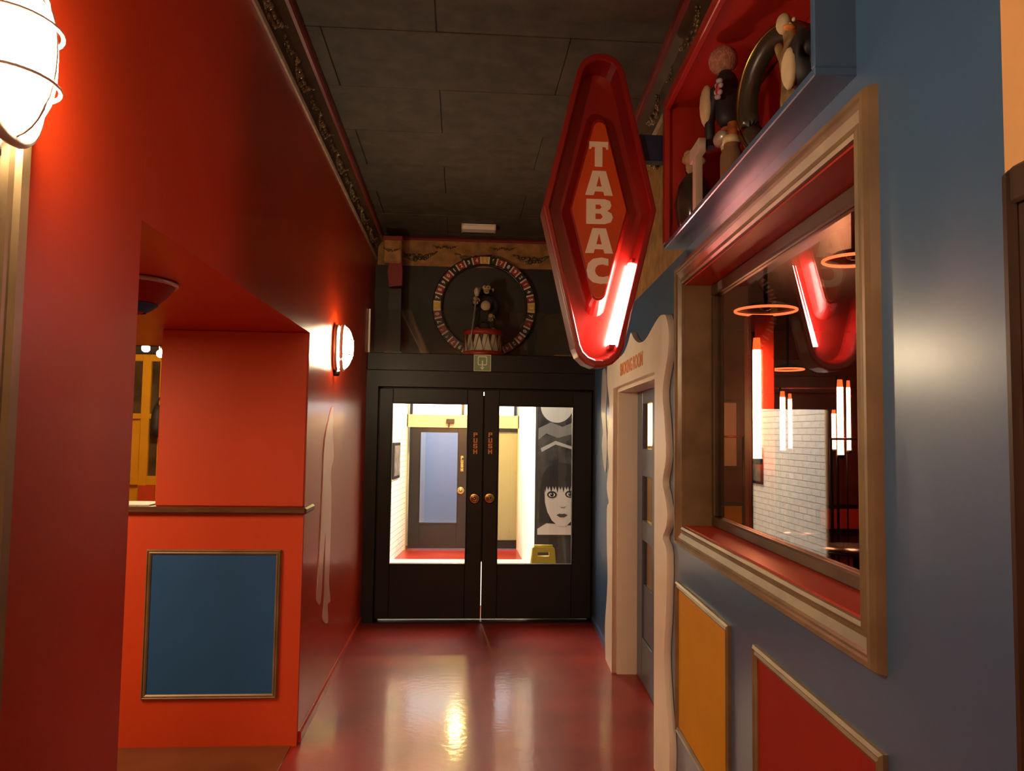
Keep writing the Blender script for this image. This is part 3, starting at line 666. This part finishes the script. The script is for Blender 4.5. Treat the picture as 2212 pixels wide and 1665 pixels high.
for b_, nm in (((WS0, WS1, GN-.025, GN+.02, WZ0+.006, WZ0+.05), 'sash_rail'), ((WS0, WS1, GN-.025, GN+.02, WZ1-.056, WZ1-.006), 'sash_rail'), ((WS0+.006, WS0+.04, GN-.025, GN+.02, WZ0+.05, WZ1-.056), 'sash_stile'), ((WS1-.045, WS1-.006, GN-.025, GN+.02, WZ0+.05, WZ1-.056), 'sash_stile')):
    MB().cbox(*b_, .006).build(nm, DBRONZE, t)
MB().box(WS0+.04, WS1-.045, GN-.004, GN+.002, WZ0+.05, WZ1-.056).build('pane', GLASSW, t)
# ------------------------------------------------------------------ smoking room things
def neon(label, px, y0, y1, Y, w_px, back=False):
    a = onY(px, y1, Y); b = onY(px, y0, Y); r = w_px/2/F*Y
    t = thing('neon_lamp', label, 'neon lamp', (a.x, Y, 0))
    MB().tube([(0, 0, a.z), (0, 0, b.z-.1*(b.z-a.z))], r, 12).build('tube', E_NEON, t)
    MB().tube([(0, 0, b.z-.1*(b.z-a.z)), (0, 0, b.z)], r, 12, rs=[r, r*.8]).build('tube_end', E_NEONCAP, t)
    MB().tube([(0, 0, a.z-.04), (0, 0, a.z)], r*1.3, 12).build('socket', DMETAL, t)
    MB().tube([(0, r*2.2, 0.01), (0, r*2.2, b.z+.05)], r*.45, 8).build('pole', DMETAL, t)
    MB().cbox(-r*.6, r*.6, 0, r*2.4, a.z-.03, a.z-.005, .003).build('bracket', DMETAL, t)
    MB().lathe([(0, 0), (.14, 0), (.14, .012), (.03, .03), (0, .03)], 20, (0, r*2.2, 0)).build('base', DMETAL, t)
    return t
neon('tall red neon tube lamp in front of the red column', 1636, 730, 990, 5.2, 18)
neon('slim neon tube seen through the pale reflection in the pane', 1691, 845, 972, 8.6, 11); neon('short neon tube beside the slim one behind the reflection', 1707, 850, 968, 8.9, 8)  # the pale area before these tubes is the lobby mirrored in the pane
neon('bright neon tube with crossbar right of the reflection', 1816, 820, 982, 8.2, 13); neon('thin neon tube beside the bright one', 1834, 822, 972, 8.6, 8); neon('low wide neon tube beside the bright one', 1803, 885, 970, 8.9, 11)
RCOL = mat('red_column_paint', (.62, .05, .02), .5)
a = onY(1632, 700, 5.5)
tag(MB().cbox(a.x-.12, a.x+.05, 5.27, 5.42, 0, onY(1632, 690, 5.5).z, .01).build('red_column', RCOL), 'red square column behind the tall neon tube', 'column')
def ring_lamp(label, px, py, rpx, Y):
    c = onY(px, py, Y); r = rpx/F*Y
    t = thing('ring_lamp', label, 'pendant lamp', (c.x, Y, c.z))
    MB().tube([(r*math.cos(2*PI*i/48), r*math.sin(2*PI*i/48), 0) for i in range(48)], .010, 8, True).build('rim', emit('ring_red_glow', (1, .13, .04), 1.6) if 'ring_red_glow' not in MATS else MATS['ring_red_glow'], t)
    MB().lathe([(r*.95, .012), (r*.6, .05), (r*.2, .07), (.015, .075), (.015, 3.2-c.z)], 32).build('shade', mat('dark_shade', (.05, .02, .015), .25, metal=.6), t)
    MB().ball((0, 0, .03), (.05, .05, .03), 12, 6).build('bulb', DMETAL, t)
ring_lamp('flat ring pendant lamp with red rim near the tall neon', 1654, 671, 66, 5.6); ring_lamp('flat ring pendant lamp with red rim close to the window', 1845, 562, 66, 4.6)
ring_lamp('small distant ring pendant lamp in the smoking room', 1702, 798, 34, 9.0)
# rails, back panels, table
def rail(px0, px1, py, Y, label):
    a = onY(px0, py, Y); b = onY(px1, py, Y)
    t = thing('metal_rail', label, 'rail', (a.x, Y, 0))
    MB().tube([(0, 0, a.z), (b.x-a.x, 0, b.z)], .012, 8).build('bar', mat('red_metal_rail', (.30, .05, .03), .3, metal=.6), t)
    for x in (0, b.x-a.x): MB().tube([(x, 0, 0), (x, 0, a.z+.01)], .014, 8).build('post', DMETAL, t)
rail(1540, 1605, 943, 9.6, 'red metal rail before the cream wall panel'); rail(1660, 1860, 838, 9.4, 'high dark metal rail behind the neon tubes'); rail(1795, 1870, 948, 7.9, 'red metal rail before the neon tubes')
def flat_panel(name, label, cat, px0, px1, py0, py1, Y, material, th=.05):
    a = onY(px0, py1, Y); b = onY(px1, py0, Y)
    t = thing(name, label, cat, (a.x, Y, 0))
    MB().cbox(0, b.x-a.x, -.02, th, a.z, b.z, .006).build('panel', material, t)
    frame_rails(t, 0, b.x-a.x, a.z, b.z, [(0, .0), (0, .03), (.05, .03), (.05, .0)], DMETAL, lambda u, h, v: (u, -h, v))
flat_panel('cream_panel', 'cream lit wall panel in the smoking room', 'wall panel', 1556, 1590, 870, 1006, 10.45, mat('cream_panel_paint', (.75, .62, .42), .5))
flat_panel('ochre_reflection', 'small ochre panel standing in for a reflection low in the window', 'wall panel', 1556, 1602, 1092, 1138, 10.45, YELLOW)  # solid ochre board put in place of a reflection
flat_panel('dark_red_panel', 'dark red panel low behind the neon tubes', 'wall panel', 1770, 1870, 1098, 1142, 10.45, mat('bright_red_panel', (.5, .04, .02), .5))
def round_table(px, py, Y, label):
    c = onY(px, py, Y); t = thing('round_table', label, 'table', (c.x, Y, 0))
    MB().lathe([(0, .72), (.36, .72), (.37, .735), (.36, .75), (0, .75)], 28).build('table_top', mat('dark_table', (.05, .015, .012), .2), t)
    MB().tube([(0, 0, .02), (0, 0, .72)], .035, 10).build('leg', DMETAL, t); MB().lathe([(0, 0), (.24, 0), (.24, .015), (.04, .03), (0, .03)], 24).build('base', DMETAL, t)
round_table(1850, 1100, 6.4, 'dark round table by the smoking room window'); round_table(1700, 1060, 7.6, 'dark round table deeper in the smoking room')

# ------------------------------------------------------------------ smoking room door and white surround
SD = -.14
def small_door(s0_, s1_, name, label):
    d = thing(name, label, 'door', wp(s0_, SD, .004), RWR, kind='structure'); w_ = s1_-s0_; H_ = 2.01; zs = [.14, .67, .965, 1.10, 1.41, 1.59, 1.905]
    st_ = .20
    MB().cbox(0, st_, -.04, 0, 0, H_, .004).build('stile', DOORB, d); MB().cbox(w_-st_, w_, -.04, 0, 0, H_, .004).build('stile', DOORB, d)
    for z0, z1 in ((0, .30), (.30, .66), (.965, 1.10), (1.405, 1.595), (1.905, H_)): MB().cbox(st_, w_-st_, -.04, -.002 if z0 != .30 else -.012, z0, z1, .004).build('rail', DOORB, d)
    for z0, z1 in ((.66, .965), (1.10, 1.405), (1.595, 1.905)): MB().box(st_, w_-st_, -.024, -.018, z0, z1).build('pane', glassmat('door_pane_glass', (1, .93, .7), 1.5) if 'door_pane_glass' not in MATS else MATS['door_pane_glass'], d)
    return d
DOORB = mat('grey_blue_door_paint', (.10, .13, .19), .35)
small_door(4.73, 5.495, 'door_5', 'grey blue smoking room door leaf with three small panes next the far jamb')
small_door(3.96, 4.725, 'door_6', 'grey blue smoking room door leaf hidden behind the near jamb')
t = thing('door_surround', 'white wavy cut-out surround of the smoking room door', 'door frame', WO, RWR)
prof = [(0, .33), (.237, .372), (.45, .29), (.641, .243), (.858, .292), (1.127, .303), (1.184, .206), (1.25, .29), (1.319, .313), (1.40, .26), (1.463, .203), (1.591, .288), (1.772, .245), (1.916, .200), (2.061, .306), (2.12, .335), (2.183, .345), (2.24, .315), (2.286, .262)]
def smooth(pts, n=3):
    out = []
    for i in range(len(pts)-1):
        p0 = pts[max(i-1, 0)]; p1 = pts[i]; p2 = pts[i+1]; p3 = pts[min(i+2, len(pts)-1)]
        for k in range(n):
            u = k/n
            out.append(tuple(.5*((2*p1[j])+(-p0[j]+p2[j])*u+(2*p0[j]-5*p1[j]+4*p2[j]-p3[j])*u*u+(-p0[j]+3*p1[j]-3*p2[j]+p3[j])*u**3) for j in range(2)))
    return out+[pts[-1]]
SC_ = (DS0+DS1)/2
near = [(DS0-w_, z) for z, w_ in smooth(prof)]
top = smooth([(3.693, 2.286), (3.80, 2.300), (3.90, 2.291), (4.02, 2.268), (4.146, 2.241), (4.27, 2.226), (4.40, 2.232), (4.50, 2.248), (4.62, 2.285), (4.70, 2.325), (SC_, 2.335)])
half = near+top[1:]
outline = half+[(2*SC_-p[0], p[1]) for p in half[::-1][1:]]
outer = outline
poly = outer+[(DS1, 0), (DS1, DZ1), (DS0, DZ1), (DS0, 0)]
me = shape_mesh('front_board', [poly], .0155, .002)
# local curve x -> wall s, y -> z, thickness along the wall's normal
obj('front_board', me, CREAM, t, (0, .0185, 0), STAND)
MB().box(DS1-.03, DS1, SD+.001, .002, 0, DZ1).build('jamb_lining', CREAM, t); MB().box(DS0, DS0+.03, SD+.001, .002, 0, DZ1).build('jamb_lining', CREAM, t); MB().box(DS0+.03, DS1-.03, SD+.001, .002, DZ1-.03, DZ1).build('head_lining', CREAM, t)
a0, z0 = rw(1340, 799, .035); a1, z1 = rw(1388, 780, .035)
me = text_mesh('SMOKING ROOM', .13, .0012, .003, 1); xs = [v.co.x for v in me.vertices]; ys = [v.co.y for v in me.vertices]
k = .86/(max(xs)-min(xs)); k2 = .085/(max(ys)-min(ys))
for v in me.vertices: v.co.x *= -k; v.co.y *= k2
me.flip_normals()
obj('lettering', me, ORANGETXT, t, (SC_, .0365, 2.128), STAND)
# glowing room light behind the door panes
ys_, yz_ = rw(1396, 918, -.42); q = wp(ys_, -.42, 0)
t = thing('yellow_lamp', 'yellow lit glass lamp behind the smoking room door pane', 'lamp', (q.x, q.y, 0))
MB().lathe([(0, 1.60), (.05, 1.60), (.06, 1.64), (.06, 1.96), (.04, 2.0), (0, 2.0)], 16).build('shade', emit('yellow_shade_glow', (1, .72, .25), 9), t)
MB().tube([(0, 0, .02), (0, 0, 1.60)], .015, 8).build('pole', BRASS, t); MB().lathe([(0, 0), (.15, 0), (.15, .015), (.03, .03), (0, .03)], 20).build('base', BRASS, t)
tag(MB().cbox(1.72, 2.5, 7.5, 7.56, 0, 2.5, .01).build('lit_screen', mat('ochre_screen', (.66, .46, .20), .6)), 'ochre partition behind the smoking room door panes', 'screen')

# ------------------------------------------------------------------ display box over the window
BT = -.26
t = thing('display_box', 'blue and red display box of puppets projecting above the window', 'display case', WO, RWR)
BN = .10; IR = mat('box_red', (.42, .028, .015), .4, var=.08)
MB().cbox(BS0, BS1, BT, BN, BZ0, BZ0+.022, .003).build('bottom_board', BLUE, t)
MB().cbox(BS0, BS0+.022, BT, BN, BZ0+.022, BZ1, .003).build('near_side_board', BLUE, t)
MB().cbox(BS1-.028, BS1, BT, BN, BZ0+.022, BZ1, .003).build('far_side_board', IR, t)
MB().cbox(BS0+.022, BS1-.028, BT, BN, BZ1-.028, BZ1, .003).build('top_board', IR, t)
MB().box(BS0, BS1, BT-.012, BT, BZ0, BZ1).build('back_panel', IR, t)
MB().box(BS0+.022, BS1-.028, BT, BN-.01, BZ0+.022, BZ0+.026).build('floor_lining', IR, t)
RIMR = IR
MB().cbox(BS1-.052, BS1+.004, BN-.02, BN+.005, BZ0+.02, BZ1+.004, .004).build('front_rim', RIMR, t); MB().cbox(BS0+.02, BS1-.052, BN-.02, BN+.005, BZ1-.050, BZ1+.004, .004).build('front_rim', RIMR, t)
BF = BZ0+.026
def bx(px, py, n=-.08): s_, z_ = rw(px, py, n); return s_, z_
# puppet with a pink ball head
def at_box(px, n): return wp(rw(px, 300, n)[0], n, BF)
PINK = mat('pink_wool', (.46, .22, .15), .9, var=.25, scale=60, bump=.8, bscale=120)
CLOTHK = mat('black_cloth', (.02, .016, .018), .6); IVORY = mat('ivory_cloth', (.60, .48, .28), .6, var=.15, scale=10)
def bthing(name, label, cat, s_, n, group=None): return thing(name, label, cat, wp(s_, n, BF+.001), RWR, group)
t = bthing('ball_head_puppet', 'puppet with pink ball head, black coat and red rosette in the display box', 'puppet', 2.74, .0)
H0 = 3.132-BF
MB().ball((.06, .0, H0), .056, 18, 12).build('head', PINK, t)
V = [((.0, 0, H0-.16), (.05, .04)), ((-.01, 0, H0-.24), (.055, .045)), ((-.02, 0, H0-.30), (.045, .04)), ((.02, 0, H0-.09), .04), ((.05, .0, H0-.05), .02)]
skin_body('coat', V, [(0, 1), (1, 2), (0, 3), (3, 4)], CLOTHK, t)
MB().ball((.13, .045, H0-.15), (.036, .028, .085), 12, 8).build('sleeve', IVORY, t)
MB().tube([(.05, 0, H0-.10), (.10, .02, H0-.10), (.125, .035, H0-.22), (.10, .04, H0-.33)], .020, 10).build('arm', CLOTHK, t)
ro = MB().lathe([(0, .06), (.018, .058), (.022, .05), (.0, .045)], 14, (-.055, 0, H0-.165), 'y').build('rosette', mat('crimson_satin', (.5, .03, .05), .35), t)
for i in range(8):
    a = 2*PI*i/8; MB().ball((-.055+.03*math.cos(a), .05, H0-.165+.03*math.sin(a)), .010, 8, 5).build('petal', mat('silver_satin', (.45, .43, .46), .4), ro)
for i, x in enumerate((-.07, -.02)):
    lg = MB().tube([(x, .01*i, H0-.30), (x-.01, .01, .10), (x, .02, .0)], .022, 10).build('leg', mat('orange_cloth', (.52, .15, .04), .7, var=.4, scale=30), t)
    for z in (.05, .12, .19): MB().lathe([(.0235, z-.015), (.026, z), (.0235, z+.015)], 12, (x-.008, .01, 0)).build('stripe', IVORY, lg)
MB().ball((-.02, .03, H0-.34), (.05, .03, .03), 10, 6).build('glitter_belt', GREYMETAL, t)
t = bthing('dark_vase', 'dark glazed vase topped with crumpled cream cloth in the display box', 'vase', 3.255, 0)
MB().lathe([(0, 0), (.05, 0), (.075, .06), (.085, .14), (.07, .22), (.035, .27), (.04, .30), (.03, .30)], 20).build('body', mat('dark_glaze', (.05, .035, .03), .15, var=.4, scale=10), t)
random.seed(4)
cl = MB()
for i in range(11): cl.ball((random.uniform(-.05, .05), random.uniform(-.03, .03), .32+random.uniform(-.03, .05)), (random.uniform(.02, .04), .025, random.uniform(.018, .035)), 7, 5)
cl.build('crumpled_cloth', mat('cream_cloth', (.52, .38, .22), .8), t)
t = bthing('wooden_letter', 'cream wooden letter T standing in the display box', 'letter', 2.86, .084)
obj('letter_block', shape_mesh('letter_block', [[(-.022, 0), (.022, 0), (.022, .20), (.07, .20), (.07, .25), (-.07, .25), (-.07, .20), (-.022, .20)]], .012, .002), mat('cream_block', (.52, .44, .34), .6), t, (0, 0, .0), (PI/2, 0, 0))
t = bthing('brass_hoop', 'dark hoop with brass edge standing in the display box', 'hoop', 2.32, -.05)
for nm, r, rr, mm, yy in (('tyre', .185, .032, mat('dark_rubber', (.05, .035, .025), .35), 0), ('brass_edge', .212, .008, BRASS, .02)):
    MB().tube([(r*math.cos(2*PI*i/40)*.72, yy+r*math.cos(2*PI*i/40)*.35, .222+r*math.sin(2*PI*i/40)) for i in range(40)], rr, 10, True).build(nm, mm, t)
t = bthing('leaning_board', 'grey green board leaning at the back of the display box', 'board', 2.30, -.19)
MB().prism([(-.0, 0), (.012, 0), (-.04, .46), (-.052, .46)], -.28, .22, 'x').build('board', mat('grey_green_card', (.20, .19, .12), .7, var=.2), t); MB().cbox(-.28, .22, .005, .022, 0, .03, .004).build('lip', TAN, t)
t = bthing('gilt_figurine', 'gilt figurine with pale head and lifted arm in the display box', 'figurine', 2.09, .0)
V = [((0, 0, .05), .045), ((0, 0, .14), .035), ((0, 0, .22), .042), ((0, .005, .265), .018), ((.005, .01, .305), .030), ((.045, .01, .23), .018), ((.07, .02, .29), .014), ((-.04, .01, .22), .018), ((-.055, .03, .16), .014)]
skin_body('body', V, [(0, 1), (1, 2), (2, 3), (3, 4), (2, 5), (5, 6), (2, 7), (7, 8)], mat('gilt_paint', (.38, .25, .11), .35, metal=.4, var=.4, scale=30), t)
MB().ball((.005, .025, .318), (.028, .022, .030), 12, 8).build('cap', IVORY, t); MB().lathe([(0, 0), (.06, 0), (.055, .02), (.04, .03), (0, .03)], 20).build('base', DBRONZE, t)
t = bthing('penguin_doll', 'black and ivory plump doll at the near end of the display box', 'doll', 1.945, .02)
V = [((0, 0, .05), .05), ((0, 0, .11), .056), ((0, 0, .17), .045), ((0, .01, .225), .034), ((.055, .0, .14), .014), ((.07, .01, .09), .010), ((-.055, .0, .14), .014), ((-.07, .01, .09), .010)]
skin_body('body', V, [(0, 1), (1, 2), (2, 3), (2, 4), (4, 5), (2, 6), (6, 7)], CLOTHK, t)
MB().ball((0, .045, .11), (.034, .022, .058), 12, 8).build('belly', IVORY, t); MB().ball((.0, .045, .225), (.012, .02, .008), 8, 6).build('nose', ORANGETXT, t)
for sx in (-1, 1): MB().ball((sx*.013, .038, .24), .006, 8, 6).build('eye', IVORY, t); MB().ball((sx*.025, .02, .008), (.022, .035, .009), 10, 6).build('foot', ORANGETXT, t)
t = bthing('glass_jar', 'small glass jar with cream lid in the display box', 'jar', 2.56, .04)
MB().lathe([(0, 0), (.035, 0), (.04, .02), (.04, .10), (.028, .125), (.028, .14)], 16).build('jar', mat('smoky_glass', (.22, .12, .06), .1), t); MB().lathe([(0, .165), (.03, .165), (.032, .14), (0, .14)], 16).build('lid', IVORY, t)

# ------------------------------------------------------------------ TABAC sign
SY = 3.42
cL, cR, cT, cB = onY(1172, 452, SY), onY(1419, 455, SY), onY(1294, 111, SY), onY(1287, 792, SY)
scx, scz = (cL.x+cR.x)/2, (cT.z+cB.z)/2; sa, sb = (cR.x-cL.x)/2, (cT.z-cB.z)/2
def fillet(poly, rads, n=7):
    out = []; N = len(poly)
    for i in range(N):
        p = Vector(poly[i]); a = (Vector(poly[i-1])-p).normalized(); b = (Vector(poly[(i+1) % N])-p).normalized()
        ang = math.acos(max(-1, min(1, a.dot(b)))); r = rads[i]; d = r/math.tan(ang/2); c = p+(a+b).normalized()*(r/math.sin(ang/2))
        s_ = p+a*d; e_ = p+b*d; a0 = math.atan2(s_.y-c.y, s_.x-c.x); a1 = math.atan2(e_.y-c.y, e_.x-c.x)
        dd = (a1-a0+PI) % (2*PI)-PI
        out += [(c.x+r*math.cos(a0+dd*k/n), c.y+r*math.sin(a0+dd*k/n)) for k in range(n+1)]
    return out
def diamond(a, b, rt, rs):      # a, b = half sizes of the finished, rounded outline
    # the sharp diamond whose rounded tips reach b
    B = b
    for _ in range(30):
        th = math.atan2(a, B); B = b+rt/math.sin(th)-rt
    A = a
    for _ in range(30):
        th = math.atan2(B, A); A = a+rs/math.sin(th)-rs
    return fillet([(0, B), (-A, 0), (0, -B), (A, 0)], [rt, rs, rt, rs])
def loft2(rings, cap_last=True, cap_first=False):
    n = len(rings[0][0]); vs_ = [(p[0], y_, p[1]) for ring_, y_ in rings for p in ring_]; fs = []
    for i in range(len(rings)-1):
        for k in range(n): fs.append((i*n+k, i*n+(k+1) % n, (i+1)*n+(k+1) % n, (i+1)*n+k))
    if cap_last: fs.append(tuple(range((len(rings)-1)*n, len(rings)*n)))
    if cap_first: fs.append(tuple(range(n)))
    return MB().add(vs_, fs)
t = thing('tabac_sign', 'hanging red diamond sign tray reading TABAC lit from inside', 'sign', (scx, SY, scz))
RTt = .115
loft2([(diamond(sa-.004, sb-.004, RTt, .02), .15), (diamond(sa, sb, RTt, .02), .012), (diamond(sa-.004, sb-.004, RTt, .02), .002), (diamond(sa-.010, sb-.010, RTt-.008, .02), 0.0),
       (diamond(sa-.026, sb-.030, RTt-.022, .018), .0), (diamond(sa-.031, sb-.036, RTt-.026, .018), .006), (diamond(sa-.045, sb-.055, RTt-.036, .018), .118)], True, True).build('tray', SIGNRED, t)
pa, pb = .128, .415
loft2([(diamond(pa+.035, pb+.075, .05, .016), .119), (diamond(pa+.02, pb+.045, .045, .016), .075), (diamond(pa+.006, pb+.012, .035, .014), .034), (diamond(pa, pb, .03, .012), .030)], True, False).build('plinth', SIGNRED, t)
pq = onY(1294, 453, SY+.03); pzc = pq.z-scz
for o in (t.children[-1],): o.location = (pq.x-scx, 0, pzc)
loft2([(diamond(pa-.001, pb-.002, .028, .012), .031), (diamond(pa-.001, pb-.002, .028, .012), .026)]).build('plaque', SIGNORG, t, (pq.x-scx, 0, pzc))
LT = {'T': [[(-.5, 1), (.5, 1), (.5, .70), (.40, .70), (.37, .79), (.20, .79), (.20, 0), (-.20, 0), (-.20, .79), (-.37, .79), (-.40, .70), (-.5, .70)]],
      'A': [[(-.62, 0), (-.30, 1), (.30, 1), (.62, 0), (.24, 0), (.19, .16), (-.19, .16), (-.24, 0)], [(-.12, .36), (.12, .36), (.0, .80)]],
      'B': [[(-.5, 0), (-.5, 1), (.22, 1), (.42, .93), (.48, .76), (.43, .62), (.32, .53), (.48, .44), (.54, .27), (.46, .08), (.22, 0)], [(-.14, .60), (.03, .60), (.10, .68), (.03, .78), (-.14, .78)], [(-.14, .20), (.06, .20), (.15, .30), (.06, .42), (-.14, .42)]],
      'C': [[(.42, .70), (.42, .97), (.12, 1.02), (-.22, .96), (-.42, .78), (-.48, .5), (-.42, .22), (-.22, .04), (.12, -.02), (.42, .03), (.42, .30), (.18, .25), (.0, .28), (-.10, .38), (-.13, .5), (-.10, .62), (.0, .72), (.18, .75)]]}
for ch, y0, y1, xc in (('T', 306, 360, 1293), ('A', 369, 422, 1294), ('B', 430, 484, 1294), ('A', 493, 547, 1294), ('C', 557, 612, 1292)):
    p0_ = onY(xc, y1, SY+.024); p1_ = onY(xc, y0, SY+.024); h_ = p1_.z-p0_.z; w_ = h_*{'T': .75, 'A': .90, 'B': 1.02, 'C': .95}[ch]
    me = shape_mesh('letter_'+ch, [[(p[0]*w_, p[1]*h_) for p in pl] for pl in LT[ch]], .0016)
    obj('lettering', me, LETTER, t, (p0_.x-scx, 0.0245, p0_.z-scz), STAND)
def tube_at(px, py, dep): q_ = onY(px, py, SY+dep); return (q_.x-scx, dep, q_.z-scz)
MB().tube([tube_at(1368, 572, .088), tube_at(1322, 745, .088)], .026, 14).build('light_tube', E_TUBE, t)
for p in ((1369, 566), (1321, 750)):
    c = tube_at(*p, .088); MB().cbox(c[0]-.018, c[0]+.018, .055, .118, c[2]-.012, c[2]+.012, .004).build('tube_holder', SIGNRED, t)
b0 = onY(1395, 350, SY+.08); b1 = onY(1432, 296, SY+.08)
MB().cbox(b0.x-scx-.04, wp(3.5, 0, 0).x-scx+.01, .055, .12, b0.z-scz, b1.z-scz, .005).build('bracket', NAVY, t)
MB().cbox(wp(3.5, 0, 0).x-scx-.0, wp(3.5, 0, 0).x-scx+.018, .02, .16, b0.z-scz-.06, b1.z-scz+.06, .004).build('wall_plate', NAVY, t)

# ------------------------------------------------------------------ white drips painted on the walls
def drips(label, loc, rot, polys, material):
    t = thing('paint_drip', label, 'wall mark', loc, rot)
    for pl in polys: obj('drip', shape_mesh('drip', [smooth(pl+[pl[0]], 3)[:-1]], .0025, .001), material, t, (0, .0, 0), STAND)
    return t
DRIP = mat('pinkish_white_drip', (.80, .47, .40), .35)
def lx(px, py): p = onX(px, py, XL); return (p.y, p.z)
dl = [[(716, 880), (719, 882), (717, 930), (719, 985), (713, 1020), (714, 1080), (711, 1200), (709, 1260), (712, 1298), (706, 1305), (707, 1340), (702, 1346), (696, 1335), (699, 1290), (700, 1200), (701, 1150), (696, 1220), (691, 1300), (684, 1299), (683, 1280), (689, 1180), (695, 1050), (700, 950)]]
tdr = thing('paint_drip', 'pale drip mark running down the red wall below the lamp', 'wall mark', (XL+.003, 0, 0), (0, 0, PI/2))
for pl in dl: obj('drip', shape_mesh('drip', [smooth([lx(*p) for p in pl]+[lx(*pl[0])], 3)[:-1]], .0025, .0005), DRIP, tdr, None, STAND)
DR2 = mat('grey_white_drip', (.50, .48, .46), .4)
rl = [[(1302, 800), (1308, 798), (1311, 850), (1309, 900), (1312, 960), (1309, 1020), (1304, 1000), (1301, 960), (1303, 930), (1299, 880)]]
tdr = thing('paint_drip', 'pale drip mark on the blue wall beside the white surround', 'wall mark', wp(0, .003, 0), RWR)
for pl in rl: obj('drip', shape_mesh('drip', [smooth([rw(*p, .003) for p in pl]+[rw(*pl[0], .003)], 3)[:-1]], .0025, .0005), DR2, tdr, None, STAND)

# ------------------------------------------------------------------ bar room seen past the orange block
BY = 7.9
def bxp(px): return onY(px, 900, BY).x
def bzp(py): return onY(320, py, BY).z
t = thing('yellow_cabinet', 'yellow painted cabinet with dark mirror panels in the bar room', 'cabinet', (bxp(240), BY, 0))
X0 = bxp(240); XR = bxp(352)-X0
MB().box(0, XR, .05, .14, 0, bzp(765)).build('body', YELLOW, t)
for a_, b_ in ((240, 247), (303, 322), (341, 352)): MB().cbox(bxp(a_)-X0, bxp(b_)-X0, 0, .05, 0, bzp(765), .006).build('stile', YELLOW, t)
for a_, b_ in ((765, 780), (893, 905), (1028, 1048)): MB().cbox(0, XR, .002, .05, bzp(b_), bzp(a_), .006).build('rail', YELLOW, t)
DMIR = mat('dark_mirror', (.09, .06, .035), .2, metal=.3, var=.5, scale=5)
MB().box(bxp(247)-X0, bxp(303)-X0, .035, .05, bzp(893), bzp(780)).build('mirror_panel', DMIR, t)
MB().box(bxp(322)-X0, bxp(341)-X0, .035, .05, bzp(1028), bzp(780)).build('mirror_panel', DMIR, t)
MB().box(bxp(306)-X0, bxp(341)-X0, -.012, .04, bzp(1105), bzp(1048)).build('orange_panel', ORANGE, t)
MB().cbox(-.02, XR+.02, -.03, .14, bzp(765), bzp(735), .008).build('dark_head', BLACKW, t)
q = onY(327, 940, 7.7)
t = thing('black_bag', 'black bag hanging before the mirror panel', 'bag', (q.x, 7.83, onY(327, 945, 7.8).z))
MB().lathe([(0, 0), (.05, .01), (.065, .10), (.055, .24), (.03, .32), (0, .33)], 14).build('body', CLOTHK, t); MB().tube([(-.03, 0, .30), (-.01, .062, .40), (.01, .062, .40), (.03, 0, .30)], .008, 6).build('strap', CLOTHK, t)
for px, py, lb in ((315, 752, 'bare glowing bulb beside the orange block'), (347, 764, 'bare glowing bulb half hidden by the orange block')):
    c = onY(px, py, 6.4)
    t = thing('pendant_bulb', lb+' in the bar room', 'light bulb', (c.x, 6.4, c.z))
    MB().ball((0, 0, 0), .032, 14, 10).build('bulb', E_BULB, t); MB().lathe([(0, .03), (.014, .03), (.014, .07), (.004, .08), (.004, 2.75-c.z)], 10).build('flex', DMETAL, t)
c = onY(318, 714, 5.6)
t = thing('scalloped_shade', 'cream scalloped valance hanging in the bar room', 'valance', (c.x-.5, 5.6, c.z-.06))
for i in range(9): MB().lathe([(.001, .10), (.045, .09), (.058, .05), (.045, .015), (.001, 0)], 12, (i*.075, 0, 0), 'z').build('scallop', IVORY, t)
MB().cbox(-.06, .66, -.03, .03, .09, .115, .005).build('batten', IVORY, t)
MB().tube([(.3, 0, .115), (.3, 0, 2.75-c.z+.06)], .006, 6).build('cord', IVORY, t)
c = onZ(282, 606, ZS)
t = thing('bowl_lamp', 'red and blue bowl shade fixed under the red soffit', 'lamp', (c.x, c.y, ZS))
r_ = (onZ(384, 610, ZS)-c).length*.95
MB().lathe([(r_, -.012), (r_*.8, -.055), (r_*.5, -.10), (r_*.2, -.125), (.001, -.13)], 32).build('bowl', REDP, t); MB().lathe([(r_*.62, -.088), (r_*.5, -.104), (r_*.36, -.118)], 32).build('blue_band', DBLUE, t)
MB().tube([(r_*math.cos(2*PI*i/40), r_*math.sin(2*PI*i/40), -.010) for i in range(40)], .009, 8, True).build('rim', GREYMETAL, t)
tag(MB().cbox(-1.98, -1.66, YF+.0, YF+.21, 1.2725, 1.28, .002).build('bar_mat', mat('pale_mat', (.70, .68, .62), .4)), 'pale mat lying on the brown ledge beside the orange block', 'mat')
